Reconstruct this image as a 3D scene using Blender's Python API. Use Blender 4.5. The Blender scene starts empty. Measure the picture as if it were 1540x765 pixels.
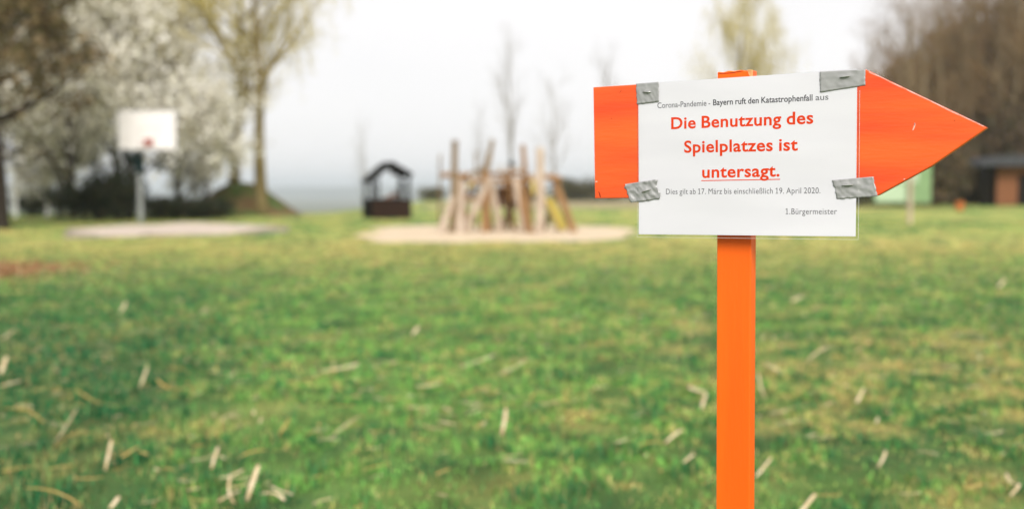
import bpy, math, random
import numpy as np
from mathutils import Vector, Matrix

S = bpy.context.scene
COL = S.collection
rad = math.radians

# ------------------------------------------------------------------ camera
CAM_H = 1.15
FPX = 35 / 36 * 1540                     # focal length in photo pixels
PITCH = math.atan((382.5 - 284) / FPX)
cd = bpy.data.cameras.new('camera')
cam = bpy.data.objects.new('camera', cd)
COL.objects.link(cam)
cam.location = (0, 0, CAM_H)
cam.rotation_euler = (math.pi / 2 - PITCH, 0, 0)
cd.lens = 35; cd.sensor_width = 36; cd.sensor_fit = 'HORIZONTAL'
cd.clip_start = 0.05; cd.clip_end = 20000
cd.dof.use_dof = True; cd.dof.focus_distance = 1.335; cd.dof.aperture_fstop = 2.5
cd.dof.aperture_blades = 0
S.camera = cam

# ------------------------------------------------------------------ sky and sun (bright overcast)
SUN_EL, SUN_AZ = rad(36), rad(172)       # azimuth clockwise from +Y; behind the camera, a little to its right
W = bpy.data.worlds.new('World'); S.world = W; W.use_nodes = True
nt = W.node_tree; nt.nodes.clear()
def wn(t): return nt.nodes.new(t)
out = wn('ShaderNodeOutputWorld'); bg = wn('ShaderNodeBackground'); bg.inputs[1].default_value = 0.086
sky = wn('ShaderNodeTexSky'); sky.sky_type = 'NISHITA'; sky.sun_disc = False
sky.sun_elevation = SUN_EL; sky.sun_rotation = SUN_AZ; sky.altitude = 400; sky.dust_density = 3
tc = wn('ShaderNodeTexCoord'); mp = wn('ShaderNodeMapping'); mp.inputs['Scale'].default_value = (1, 1, 2.2)
nz = wn('ShaderNodeTexNoise'); nz.inputs['Scale'].default_value = 1.6; nz.inputs['Detail'].default_value = 4
rp = wn('ShaderNodeValToRGB')
rp.color_ramp.elements[0].position = 0.3; rp.color_ramp.elements[0].color = (8.6, 8.45, 8.5, 1)
rp.color_ramp.elements[1].position = 0.7; rp.color_ramp.elements[1].color = (9.5, 9.2, 9.2, 1)
mx = wn('ShaderNodeMix'); mx.data_type = 'RGBA'; mx.inputs[0].default_value = 0.93
nt.links.new(tc.outputs['Generated'], mp.inputs[0]); nt.links.new(mp.outputs[0], nz.inputs['Vector'])
nt.links.new(nz.outputs['Fac'], rp.inputs[0])
nt.links.new(sky.outputs[0], mx.inputs[6]); nt.links.new(rp.outputs[0], mx.inputs[7])
nt.links.new(mx.outputs[2], bg.inputs[0]); nt.links.new(bg.outputs[0], out.inputs[0])

sd = bpy.data.lights.new('sun', 'SUN'); sd.energy = 2.5; sd.angle = rad(24); sd.color = (1, 0.965, 0.92)
sun = bpy.data.objects.new('sun', sd); COL.objects.link(sun)
sv = Vector((math.sin(SUN_AZ) * math.cos(SUN_EL), math.cos(SUN_AZ) * math.cos(SUN_EL), math.sin(SUN_EL)))
sun.rotation_euler = sv.to_track_quat('Z', 'Y').to_euler(); sun.location = sv * 50

S.view_settings.view_transform = 'Standard'; S.view_settings.look = 'None'
S.view_settings.gamma = 1; S.view_settings.use_curve_mapping = False
S.view_settings.exposure = 0.46
S.render.engine = 'CYCLES'
S.cycles.use_denoising = True
S.cycles.max_bounces = 6; S.cycles.transparent_max_bounces = 16; S.cycles.volume_bounces = 1
S.cycles.caustics_reflective = False; S.cycles.caustics_refractive = False

# ------------------------------------------------------------------ helpers
_fw = Vector((0, math.cos(PITCH), -math.sin(PITCH))); _up = Vector((0, math.sin(PITCH), math.cos(PITCH)))
def ray(px, py):
    return Vector(((px - 770) / FPX, 0, 0)) + _fw + _up * (-(py - 382.5) / FPX)
def at(px, py, Y):                       # the point at world depth Y behind photo pixel px, py
    d = ray(px, py); k = Y / d.y
    return Vector((0, 0, CAM_H)) + d * k
def gp(px, py, z=0.0):                   # the point on level ground (height z)
    d = ray(px, py); k = (z - CAM_H) / d.z
    return Vector((0, 0, CAM_H)) + d * k

_tab = np.random.RandomState(7).rand(256, 256)
def vnoise(x, y):
    xi = np.floor(x).astype(int); yi = np.floor(y).astype(int); fx = x - xi; fy = y - yi
    fx = fx * fx * (3 - 2 * fx); fy = fy * fy * (3 - 2 * fy)
    g = lambda a, b: _tab[a & 255, b & 255]
    return (g(xi, yi) * (1 - fx) + g(xi + 1, yi) * fx) * (1 - fy) + (g(xi, yi + 1) * (1 - fx) + g(xi + 1, yi + 1) * fx) * fy
def fbm(x, y, o=3):
    s = 0; a = 1; t = 0
    for i in range(o):
        s = s + a * vnoise(x * 2 ** i + 17.3 * i, y * 2 ** i + 5.1 * i); t += a; a *= 0.5
    return s / t
def sstep(a, b, x):
    t = np.clip((x - a) / (b - a), 0, 1); return t * t * (3 - 2 * t)

def gz(x, y):                            # height of the ground
    x = np.asarray(x, float); y = np.asarray(y, float)
    bump = (fbm(x * 0.9, y * 0.9) - 0.5) * 0.05 * sstep(19, 13, y)
    edge = 48 + 55 * sstep(-9.5, -6.5, x + (y - 48) * 0.03)       # the plateau ends sooner on the left
    over = np.maximum(0, y - edge) + np.maximum(0, -x - 60) * 0.5
    drop = -32 * (1 - np.exp(-(over / 170) ** 1.15))
    drop = drop * (1 - 0.8 * sstep(18, 40, x))
    return bump + drop
def gzf(x, y): return float(gz(x, y))

def link(o): COL.objects.link(o); return o
def tag(o, label=None, cat=None, group=None, kind=None):
    if label: o['label'] = label
    if cat: o['category'] = cat
    if group: o['group'] = group
    if kind: o['kind'] = kind
    return o
def empty(name, loc, rz=0, label=None, cat=None, group=None):
    o = bpy.data.objects.new(name, None); o.empty_display_size = 0.1
    o.location = loc; o.rotation_euler = (0, 0, rz); link(o)
    return tag(o, label, cat, group)
def mesh(name, v, f, mats, smooth=False, midx=None):
    me = bpy.data.meshes.new(name)
    me.from_pydata([tuple(p) for p in v], [], [tuple(q) for q in f])
    for m in (mats if isinstance(mats, (list, tuple)) else [mats]): me.materials.append(m)
    if midx is not None: me.polygons.foreach_set('material_index', np.asarray(midx, dtype=np.int32))
    if smooth: me.polygons.foreach_set('use_smooth', np.ones(len(me.polygons), dtype=bool))
    me.update(); return me
def fast_mesh(name, V, tris, mats, cols=None, midx=None):
    me = bpy.data.meshes.new(name); V = np.asarray(V, np.float32); T = np.asarray(tris, np.int32)
    me.vertices.add(len(V)); me.vertices.foreach_set('co', V.ravel())
    k = T.shape[1]
    me.loops.add(T.size); me.loops.foreach_set('vertex_index', T.ravel())
    me.polygons.add(len(T)); me.polygons.foreach_set('loop_start', np.arange(0, T.size, k, dtype=np.int32))
    for m in (mats if isinstance(mats, (list, tuple)) else [mats]): me.materials.append(m)
    if midx is not None: me.polygons.foreach_set('material_index', np.asarray(midx, np.int32))
    me.update(calc_edges=True)
    if cols is not None:
        a = me.color_attributes.new('Col', 'FLOAT_COLOR', 'POINT')
        c = np.ones((len(V), 4), np.float32); c[:, :3] = cols; a.data.foreach_set('color', c.ravel())
    return me
def part(name, me, parent=None, loc=(0, 0, 0)):
    o = bpy.data.objects.new(name, me); link(o); o.location = loc
    if parent is not None: o.parent = parent
    return o
class MB:
    """collects verts and faces"""
    def __init__(s): s.v = []; s.f = []
    def add(s, v, f):
        n = len(s.v); s.v += [Vector(p) for p in v]; s.f += [tuple(i + n for i in q) for q in f]; return s
    def box(s, lo, hi, M=None):
        x0, y0, z0 = lo; x1, y1, z1 = hi
        v = [Vector(p) for p in [(x0,y0,z0),(x1,y0,z0),(x1,y1,z0),(x0,y1,z0),(x0,y0,z1),(x1,y0,z1),(x1,y1,z1),(x0,y1,z1)]]
        if M is not None: v = [M @ p for p in v]
        return s.add(v, [(3,2,1,0),(4,5,6,7),(0,1,5,4),(1,2,6,5),(2,3,7,6),(3,0,4,7)])
    def beam(s, a, b, w, t, up=(0, 0, 1)):
        a = Vector(a); b = Vector(b); d = (b - a).normalized(); u = Vector(up)
        if abs(d.dot(u)) > 0.97: u = Vector((0, 1, 0))
        r = d.cross(u).normalized(); u = r.cross(d).normalized()
        v = [p + r * (sx * w / 2) + u * (sy * t / 2) for p in (a, b) for sx, sy in ((-1,-1),(1,-1),(1,1),(-1,1))]
        return s.add(v, [(0,1,2,3),(7,6,5,4),(0,4,5,1),(1,5,6,2),(2,6,7,3),(3,7,4,0)])
    def tube(s, pts, radii, k=6, cap=True):
        pts = [Vector(p) for p in pts]; n = len(pts); v = []; f = []
        d0 = (pts[1] - pts[0]).normalized(); ref = Vector((0, 0, 1)) if abs(d0.z) < 0.9 else Vector((1, 0, 0))
        u = d0.cross(ref).normalized()
        for i, p in enumerate(pts):
            d = (pts[min(i+1, n-1)] - pts[max(i-1, 0)]).normalized()
            u = (u - d * u.dot(d)).normalized(); w = d.cross(u)
            for j in range(k):
                a = 2 * math.pi * j / k; v.append(p + (u * math.cos(a) + w * math.sin(a)) * radii[i])
        for i in range(n - 1):
            for j in range(k):
                f.append((i*k+j, i*k+(j+1)%k, (i+1)*k+(j+1)%k, (i+1)*k+j))
        if cap: f.append(tuple(range(k-1, -1, -1))); f.append(tuple((n-1)*k + j for j in range(k)))
        return s.add(v, f)
    def build(s, name, mat, parent=None, off=None, smooth=False):
        v = s.v if off is None else [p - Vector(off) for p in s.v]
        return part(name, mesh(name, v, s.f, mat, smooth), parent)

# ------------------------------------------------------------------ materials
def mat(name, c1, c2=None, scale=8, rough=0.8, spec=0.3, bump=0.0, bscale=None, stretch=(1, 1, 1), detail=5, metal=0, lo=0.35, hi=0.65, coat=0):
    m = bpy.data.materials.new(name); m.use_nodes = True; t = m.node_tree; b = t.nodes['Principled BSDF']
    b.inputs['Roughness'].default_value = rough; b.inputs['Specular IOR Level'].default_value = spec
    b.inputs['Metallic'].default_value = metal; b.inputs['Coat Weight'].default_value = coat
    b.inputs['Base Color'].default_value = (*c1, 1)
    if c2 is None and not bump: return m
    co = t.nodes.new('ShaderNodeTexCoord'); mp = t.nodes.new('ShaderNodeMapping'); mp.inputs['Scale'].default_value = stretch
    n = t.nodes.new('ShaderNodeTexNoise'); n.inputs['Scale'].default_value = scale; n.inputs['Detail'].default_value = detail
    t.links.new(co.outputs['Object'], mp.inputs[0]); t.links.new(mp.outputs[0], n.inputs['Vector'])
    if c2 is not None:
        r = t.nodes.new('ShaderNodeValToRGB'); e = r.color_ramp.elements
        e[0].position = lo; e[0].color = (*c1, 1); e[1].position = hi; e[1].color = (*c2, 1)
        t.links.new(n.outputs['Fac'], r.inputs[0]); t.links.new(r.outputs[0], b.inputs['Base Color'])
    if bump:
        bn = t.nodes.new('ShaderNodeBump'); bn.inputs['Strength'].default_value = bump; bn.inputs['Distance'].default_value = 0.02
        n2 = n
        if bscale:
            n2 = t.nodes.new('ShaderNodeTexNoise'); n2.inputs['Scale'].default_value = bscale; n2.inputs['Detail'].default_value = 4
            t.links.new(mp.outputs[0], n2.inputs['Vector'])
        t.links.new(n2.outputs['Fac'], bn.inputs['Height']); t.links.new(bn.outputs[0], b.inputs['Normal'])
    return m
def leafmat(name, colattr=True, c=(0.1, 0.15, 0.05), transl=0.2, rough=0.6):
    m = bpy.data.materials.new(name); m.use_nodes = True; t = m.node_tree; b = t.nodes['Principled BSDF']
    b.inputs['Roughness'].default_value = rough; b.inputs['Specular IOR Level'].default_value = 0.25
    tr = t.nodes.new('ShaderNodeBsdfTranslucent'); ms = t.nodes.new('ShaderNodeMixShader'); ms.inputs[0].default_value = transl
    o = t.nodes['Material Output']
    if colattr:
        a = t.nodes.new('ShaderNodeVertexColor'); a.layer_name = 'Col'
        t.links.new(a.outputs[0], b.inputs['Base Color']); t.links.new(a.outputs[0], tr.inputs[0])
    else:
        b.inputs['Base Color'].default_value = (*c, 1); tr.inputs[0].default_value = (*c, 1)
    t.links.new(b.outputs[0], ms.inputs[1]); t.links.new(tr.outputs[0], ms.inputs[2]); t.links.new(ms.outputs[0], o.inputs[0])
    return m
M = {}
M['board'] = mat('orange_board_paint', (0.88, 0.080, 0.016), (0.95, 0.135, 0.020), 6, 0.40, 0.4, 0.05, 60, stretch=(0.35, 1, 5))
M['post'] = mat('orange_post_paint', (0.93, 0.125, 0.003), (0.97, 0.15, 0.004), 7, 0.5, 0.35, 0.05, 90, stretch=(3, 3, 0.25))
M['rawwood'] = mat('raw_wood', (0.55, 0.33, 0.13), (0.75, 0.5, 0.22), 60, 0.9, 0.1, 0.4)
M['paper'] = mat('white_paper', (0.73, 0.72, 0.755), (0.775, 0.765, 0.795), 7, 0.7, 0.2, stretch=(0.3, 1, 3))
M['red_ink'] = mat('red_ink', (0.74, 0.052, 0.007), rough=0.9, spec=0.0)
M['grey_ink'] = mat('grey_ink', (0.14, 0.14, 0.15), rough=0.9, spec=0.0)
M['dark_ink'] = mat('dark_ink', (0.06, 0.06, 0.068), rough=0.9, spec=0.0)
M['tape'] = mat('grey_cloth_tape', (0.33, 0.33, 0.322), (0.385, 0.385, 0.375), 60, 0.36, 0.5, 0.03, 520, stretch=(0.10, 0.10, 2.0), metal=0.15)
M['staple'] = mat('staple_metal', (0.5, 0.5, 0.48), rough=0.35, metal=0.8)
M['dark'] = mat('dark_crack', (0.12, 0.012, 0.006), rough=0.9)
M['chip'] = mat('paint_chip', (0.85, 0.55, 0.45), rough=0.8)
def film_mat():
    m = bpy.data.materials.new('laminate_film'); m.use_nodes = True; t = m.node_tree; t.nodes.remove(t.nodes['Principled BSDF'])
    a = t.nodes.new('ShaderNodeBsdfTransparent'); a.inputs[0].default_value = (0.985, 0.985, 0.985, 1)
    g = t.nodes.new('ShaderNodeBsdfGlossy'); g.inputs['Roughness'].default_value = 0.12
    lw = t.nodes.new('ShaderNodeLayerWeight'); lw.inputs[0].default_value = 0.5
    pw = t.nodes.new('ShaderNodeMath'); pw.operation = 'POWER'; pw.inputs[1].default_value = 4.0
    fr = t.nodes.new('ShaderNodeMath'); fr.operation = 'MULTIPLY_ADD'; fr.inputs[1].default_value = 0.35; fr.inputs[2].default_value = 0.012
    t.links.new(lw.outputs['Facing'], pw.inputs[0]); t.links.new(pw.outputs[0], fr.inputs[0])
    mx = t.nodes.new('ShaderNodeMixShader')
    t.links.new(fr.outputs[0], mx.inputs[0]); t.links.new(a.outputs[0], mx.inputs[1]); t.links.new(g.outputs[0], mx.inputs[2])
    t.links.new(mx.outputs[0], t.nodes['Material Output'].inputs[0]); return m
M['film'] = film_mat()
M['bark'] = mat('bark', (0.15, 0.11, 0.065), (0.27, 0.21, 0.13), 10, 0.95, 0.1, 0.6, stretch=(1, 1, 0.3))
M['bark_grey'] = mat('bark_grey', (0.16, 0.145, 0.12), (0.30, 0.275, 0.23), 10, 0.95, 0.1, 0.5, stretch=(1, 1, 0.3))
M['bark_willow'] = mat('bark_willow', (0.12, 0.09, 0.035), (0.24, 0.19, 0.09), 9, 0.95, 0.1, 0.6, stretch=(1, 1, 0.3))
M['bark_dark'] = mat('bark_dark', (0.03, 0.025, 0.02), (0.07, 0.055, 0.045), 9, 0.95, 0.1, 0.6)
M['twig_brown'] = mat('twig_brown', (0.17, 0.105, 0.05), (0.25, 0.16, 0.08), 1.2, 0.9, 0.1)
M['twig_grey'] = mat('twig_grey', (0.22, 0.20, 0.17), (0.32, 0.30, 0.26), 2, 0.9, 0.1)
M['twig_willow'] = mat('twig_willow', (0.36, 0.28, 0.09), (0.50, 0.42, 0.16), 2, 0.8, 0.1)
M['leaf'] = leafmat('leaf')
M['grass'] = leafmat('grass_blade', transl=0.3)
M['straw'] = mat('straw', (0.66, 0.49, 0.26), (0.84, 0.69, 0.47), 25, 0.7, 0.2)
M['straw_gold'] = mat('straw_gold', (0.48, 0.30, 0.08), (0.62, 0.44, 0.16), 40, 0.7, 0.2)
M['log'] = mat('log_wood', (0.22, 0.12, 0.05), (0.36, 0.21, 0.10), 5, 0.85, 0.15, 0.4, stretch=(2, 2, 0.5))
M['log_pale'] = mat('log_weathered', (0.42, 0.33, 0.25), (0.57, 0.47, 0.38), 5, 0.85, 0.15, 0.4, stretch=(2, 2, 0.5))
M['log_old'] = mat('log_old', (0.15, 0.105, 0.06), (0.27, 0.20, 0.12), 5, 0.85, 0.15, 0.4, stretch=(2, 2, 0.5))
M['rope'] = mat('rope', (0.55, 0.50, 0.42), rough=0.9)
M['yellow'] = mat('yellow_plastic', (0.62, 0.50, 0.12), rough=0.5)
M['black_timber'] = mat('black_timber', (0.008, 0.008, 0.008), (0.018, 0.015, 0.013), 12, 0.9, 0.04, 0.1)
M['brown_timber'] = mat('brown_timber', (0.022, 0.013, 0.010), (0.045, 0.025, 0.018), 9, 0.9, 0.05, 0.1)
M['board_white'] = mat('backboard_white', (0.82, 0.78, 0.76), (0.86, 0.83, 0.81), 3, 0.4, 0.4)
M['red'] = mat('hoop_red', (0.34, 0.06, 0.04), rough=0.4)
M['dark_metal'] = mat('dark_green_metal', (0.010, 0.024, 0.024), rough=0.8, spec=0.1)
M['galv'] = mat('galvanised', (0.24, 0.255, 0.25), (0.32, 0.33, 0.33), 20, 0.6, 0.4)
M['white_paint'] = mat('white_paint', (0.78, 0.77, 0.75), rough=0.5)
M['net'] = mat('net_cord', (0.5, 0.5, 0.48), rough=0.9)
M['green_panel'] = mat('green_panel', (0.19, 0.30, 0.14), (0.23, 0.35, 0.17), 4, 0.5)
M['pale_panel'] = mat('pale_panel', (0.42, 0.54, 0.37), rough=0.5)
M['roof_slate'] = mat('dark_roofing', (0.035, 0.038, 0.045), (0.06, 0.06, 0.065), 6, 0.6)
M['rust_wood'] = mat('rust_brown_boards', (0.19, 0.075, 0.035), (0.28, 0.115, 0.05), 6, 0.8, 0.2, 0.3)
M['orange_bin'] = mat('orange_plastic', (0.75, 0.20, 0.06), rough=0.5)
M['sand'] = mat('sand', (0.60, 0.475, 0.325), (0.72, 0.585, 0.42), 3, 0.95, 0.1, 0.6, 30)
M['paving'] = mat('paving', (0.54, 0.45, 0.37), (0.66, 0.56, 0.47), 1.5, 0.9, 0.2, 0.3, 20)
M['joint'] = mat('paving_bed', (0.25, 0.22, 0.17), (0.32, 0.28, 0.2), 9, 0.95, 0.1)

def ground_mat():
    m = bpy.data.materials.new('meadow'); m.use_nodes = True; t = m.node_tree; b = t.nodes['Principled BSDF']
    b.inputs['Roughness'].default_value = 0.95; b.inputs['Specular IOR Level'].default_value = 0.1
    a = t.nodes.new('ShaderNodeVertexColor'); a.layer_name = 'Col'
    co = t.nodes.new('ShaderNodeTexCoord'); mp = t.nodes.new('ShaderNodeMapping')
    t.links.new(co.outputs['Object'], mp.inputs[0])
    n = t.nodes.new('ShaderNodeTexNoise'); n.inputs['Scale'].default_value = 2.2; n.inputs['Detail'].default_value = 9; n.inputs['Roughness'].default_value = 0.7
    t.links.new(mp.outputs[0], n.inputs['Vector'])
    r = t.nodes.new('ShaderNodeValToRGB'); e = r.color_ramp.elements
    e[0].position = 0.3; e[0].color = (0.5, 0.55, 0.5, 1); e[1].position = 0.7; e[1].color = (1.5, 1.45, 1.4, 1)
    mu = t.nodes.new('ShaderNodeMix'); mu.data_type = 'RGBA'; mu.blend_type = 'MULTIPLY'; mu.inputs[0].default_value = 1
    t.links.new(n.outputs['Fac'], r.inputs[0]); t.links.new(a.outputs[0], mu.inputs[6]); t.links.new(r.outputs[0], mu.inputs[7])
    t.links.new(mu.outputs[2], b.inputs['Base Color'])
    bn = t.nodes.new('ShaderNodeBump'); bn.inputs['Strength'].default_value = 0.7; bn.inputs['Distance'].default_value = 0.05
    t.links.new(n.outputs['Fac'], bn.inputs['Height']); t.links.new(bn.outputs[0], b.inputs['Normal'])
    return m
M['ground'] = ground_mat()

# ------------------------------------------------------------------ ground
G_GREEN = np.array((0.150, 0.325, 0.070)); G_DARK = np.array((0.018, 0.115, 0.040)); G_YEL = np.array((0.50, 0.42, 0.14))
def turf_mix(x, y):
    """share of dry, yellowed grass and of dark green grass at a spot, strongest at the left"""
    n1 = fbm(x * 0.45 + 3, y * 0.45 + 9, 4); n2 = 0.22 * fbm(x * 3.0 + 40, y * 2.2 + 11, 3) + 0.38 * fbm(x * 9 + 7, y * 6 + 31, 2) + 0.40 * vnoise(x * 24 + 3, y * 13 + 60)
    yel = sstep(0.53, 0.68, n1 * 0.15 + n2 * 0.85 + 0.11 * sstep(0.0, 2.2, x) * sstep(12, 5, y) - 0.05 * sstep(0.5, -1.2, x) * sstep(16, 9, y))
    band = 0.45 * np.exp(-((y - 20.0 - 0.06 * x) / 4.0) ** 2)
    yel = np.clip(yel + 1.0 * band * (0.35 + n2) + 0.55 * sstep(9, 20, y) * sstep(0.30, .6, n2), 0, 1)
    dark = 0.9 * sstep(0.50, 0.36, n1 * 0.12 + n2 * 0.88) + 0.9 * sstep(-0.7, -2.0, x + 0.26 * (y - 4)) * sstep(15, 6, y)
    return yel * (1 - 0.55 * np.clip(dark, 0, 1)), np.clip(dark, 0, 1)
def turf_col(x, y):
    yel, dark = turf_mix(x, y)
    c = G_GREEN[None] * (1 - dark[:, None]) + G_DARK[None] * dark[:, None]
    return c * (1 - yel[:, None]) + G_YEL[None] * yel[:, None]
def axis(parts):
    o = []
    for a, b, s in parts: o += list(np.arange(a, b, s))
    return np.array(o + [parts[-1][1]])
xs = axis([(-6000, -1000, 1000), (-1000, -200, 100), (-200, -60, 10), (-60, -12, 1.2), (-12, 12, 0.3), (12, 60, 1.2), (60, 200, 10), (200, 1000, 100), (1000, 6000, 1000)])
ys = axis([(-400, -60, 40), (-60, -4, 4), (-4, 2, 0.5), (2, 20, 0.3), (20, 60, 1.0), (60, 140, 2.5), (140, 400, 13), (400, 1000, 60), (1000, 9000, 800)])
X, Y = np.meshgrid(xs, ys); xf, yf = X.ravel(), Y.ravel()
zf = gz(xf, yf); nx_, ny_ = len(xs), len(ys)
ii = (np.arange(ny_ - 1)[:, None] * nx_ + np.arange(nx_ - 1)[None]).ravel()
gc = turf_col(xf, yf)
soil = np.array((0.07, 0.075, 0.03))
near = sstep(26, 10, yf)[:, None]
gc = gc * (1 - 0.55 * near) + soil * 0.55 * near
lit = (sstep(1.3, 0.3, np.hypot((xf + 7.6) / 1.5, (yf - 13.8) / 2.0)) * 0.8)[:, None]         # bare brown patch with old leaves
gc = gc * (1 - lit) + np.array((0.26, 0.13, 0.06)) * lit
fld = (sstep(56, 62, yf) * sstep(103, 99, yf) * sstep(-7, -4, xf) * sstep(26, 20, xf) * 0.85)[:, None]       # pale stubble strip
gc = gc * (1 - fld) + np.array((0.36, 0.29, 0.19)) * fld
far = sstep(150, 500, yf)[:, None]
fc = fbm(xf / 300, yf / 300, 3)[:, None]
gc = gc * (1 - far) + (np.array((0.07, 0.09, 0.05)) * (1 - fc) + np.array((0.16, 0.15, 0.08)) * fc) * far
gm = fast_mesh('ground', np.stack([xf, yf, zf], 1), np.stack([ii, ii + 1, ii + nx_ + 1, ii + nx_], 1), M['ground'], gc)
gm.polygons.foreach_set('use_smooth', np.ones(len(gm.polygons), dtype=bool))
ground = tag(part('ground', gm), 'green meadow with yellowed patches running back to the playground', kind='structure')

def sheet(name, outline, z0, z1, m):
    n = len(outline)
    v = [(x, y, z1) for x, y in outline] + [(x, y, z0) for x, y in outline]
    f = [tuple(range(n))] + [(i, i + n, (i + 1) % n + n, (i + 1) % n) for i in range(n)]
    return part(name, mesh(name, v, f, m))
# sand bed under the climbing frame
rs = random.Random(4)
sc0 = [gp(566, 362), gp(760, 363.5), gp(900, 361), gp(946, 352), gp(935, 342), gp(800, 339), gp(650, 338.5), gp(572, 344)]
def smooth_outline(pts, k=8, jit=0.32):
    o = []; n = len(pts)
    for i in range(n):
        p0, p1, p2, p3 = (pts[(i + j - 1) % n] for j in range(4))
        for s in range(k):
            t = s / k
            q = 0.5 * ((2 * p1) + (p2 - p0) * t + (2 * p0 - 5 * p1 + 4 * p2 - p3) * t * t + (3 * p1 - p0 - 3 * p2 + p3) * t ** 3)
            o.append((q.x + rs.uniform(-jit, jit), q.y + rs.uniform(-jit, jit)))
    return o
sand_outline = smooth_outline(sc0)
tag(sheet('sand', sand_outline, -0.05, 0.012, M['sand']), 'pale sand bed under the log climbing frame', kind='structure')
# paved strip below the basketball hoop: slabs laid in a bed
pv = [gp(96, 358.5), gp(300, 354), gp(434, 349), gp(434, 341), gp(300, 335), gp(100, 343)]
pave_outline = [(p.x, p.y) for p in pv]
pav = tag(sheet('pavement', pave_outline, -0.05, 0.006, M['joint']), 'pale paved pad in front of the basketball hoop', kind='structure')
def inside(poly, x, y):
    x = np.asarray(x); y = np.asarray(y); r = np.zeros(x.shape, bool); n = len(poly)
    for i in range(n):
        x0, y0 = poly[i]; x1, y1 = poly[(i + 1) % n]
        c = ((y0 > y) != (y1 > y)) & (x < (x1 - x0) * (y - y0) / (y1 - y0 + 1e-12) + x0); r ^= c
    return r
slab = MB().box((-0.49, -0.49, 0.0), (0.49, 0.49, 0.03))
slab_me = mesh('paving_slab', slab.v, slab.f, M['paving'])
px0, px1 = min(p[0] for p in pave_outline), max(p[0] for p in pave_outline)
py0, py1 = min(p[1] for p in pave_outline), max(p[1] for p in pave_outline)
xx = px0 + 0.5
while xx < px1:
    yy = py0 + 0.5
    while yy < py1:
        q = [inside(pave_outline, np.array([xx + a * 0.4]), np.array([yy + b * 0.4]))[0] for a in (-1, 1) for b in (-1, 1)]
        if all(q):
            o = part('paving_slab', slab_me, pav, (xx, yy, 0.004 + rs.uniform(0, 0.006))); o.rotation_euler = (0, 0, rs.uniform(-.01, .01))
        yy += 1.0
    xx += 1.0
# grassy mound under the willows
MC = at(352, 322, 43.0)
def mound_h(x, y):
    d = np.hypot((x - MC.x) / 3.1, (y - MC.y - 1.0) / 3.6)
    return 1.5 * sstep(1.0, 0.05, d + 0.12 * (fbm(x * 0.8, y * 0.8) - 0.5))
mv = []; mf = []; mcol = []; n = 40
for j in range(n + 1):
    for i in range(n + 1):
        x = MC.x + (i / n - 0.5) * 8; y = MC.y + 1 + (j / n - 0.5) * 9
        mv.append((x, y, gzf(x, y) - 0.06 + float(mound_h(x, y))))
mvA = np.array(mv)
q = (np.arange(n)[:, None] * (n + 1) + np.arange(n)[None]).ravel()
br = sstep(0.46, 0.66, fbm(mvA[:, 0] * 0.9, mvA[:, 1] * 0.9) + 0.10 * sstep(MC.x - .5, MC.x + 2.5, mvA[:, 0]))[:, None]
mcol = np.array((0.075, 0.12, 0.035)) * (1 - br) + np.array((0.16, 0.10, 0.05)) * br
mm = fast_mesh('mound', mvA, np.stack([q, q + 1, q + n + 2, q + n + 1], 1), M['ground'], mcol)
mm.polygons.foreach_set('use_smooth', np.ones(len(mm.polygons), dtype=bool))
tag(part('mound', mm), 'low earth mound with thin grass under the willows', kind='structure')
def gzm(x, y): return gzf(x, y) + max(0.0, float(mound_h(x, y)) - 0.06)

# ------------------------------------------------------------------ far hills beyond the valley
def hills():
    v = []; f = []; n = 120
    for i in range(n + 1):
        x = -3800 + 7000 * i / n
        h = 18 + 46 * float(fbm(np.array(x / 900.0), np.array(2.0), 4))
        y = 4600 + 300 * math.sin(i * .21)
        v += [(x, y - 700, -34), (x, y, -32 + h), (x, y + 700, -34)]
    for i in range(n):
        for k in range(2): f.append((i*3+k, i*3+3+k, i*3+4+k, i*3+k+1))
    return part('hills', mesh('hills', v, f, mat('far_woods', (0.035, 0.05, 0.03), (0.09, 0.10, 0.05), 0.004, 0.95, 0.05), True))
tag(hills(), 'low blue far hills beyond the valley', kind='structure')

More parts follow.
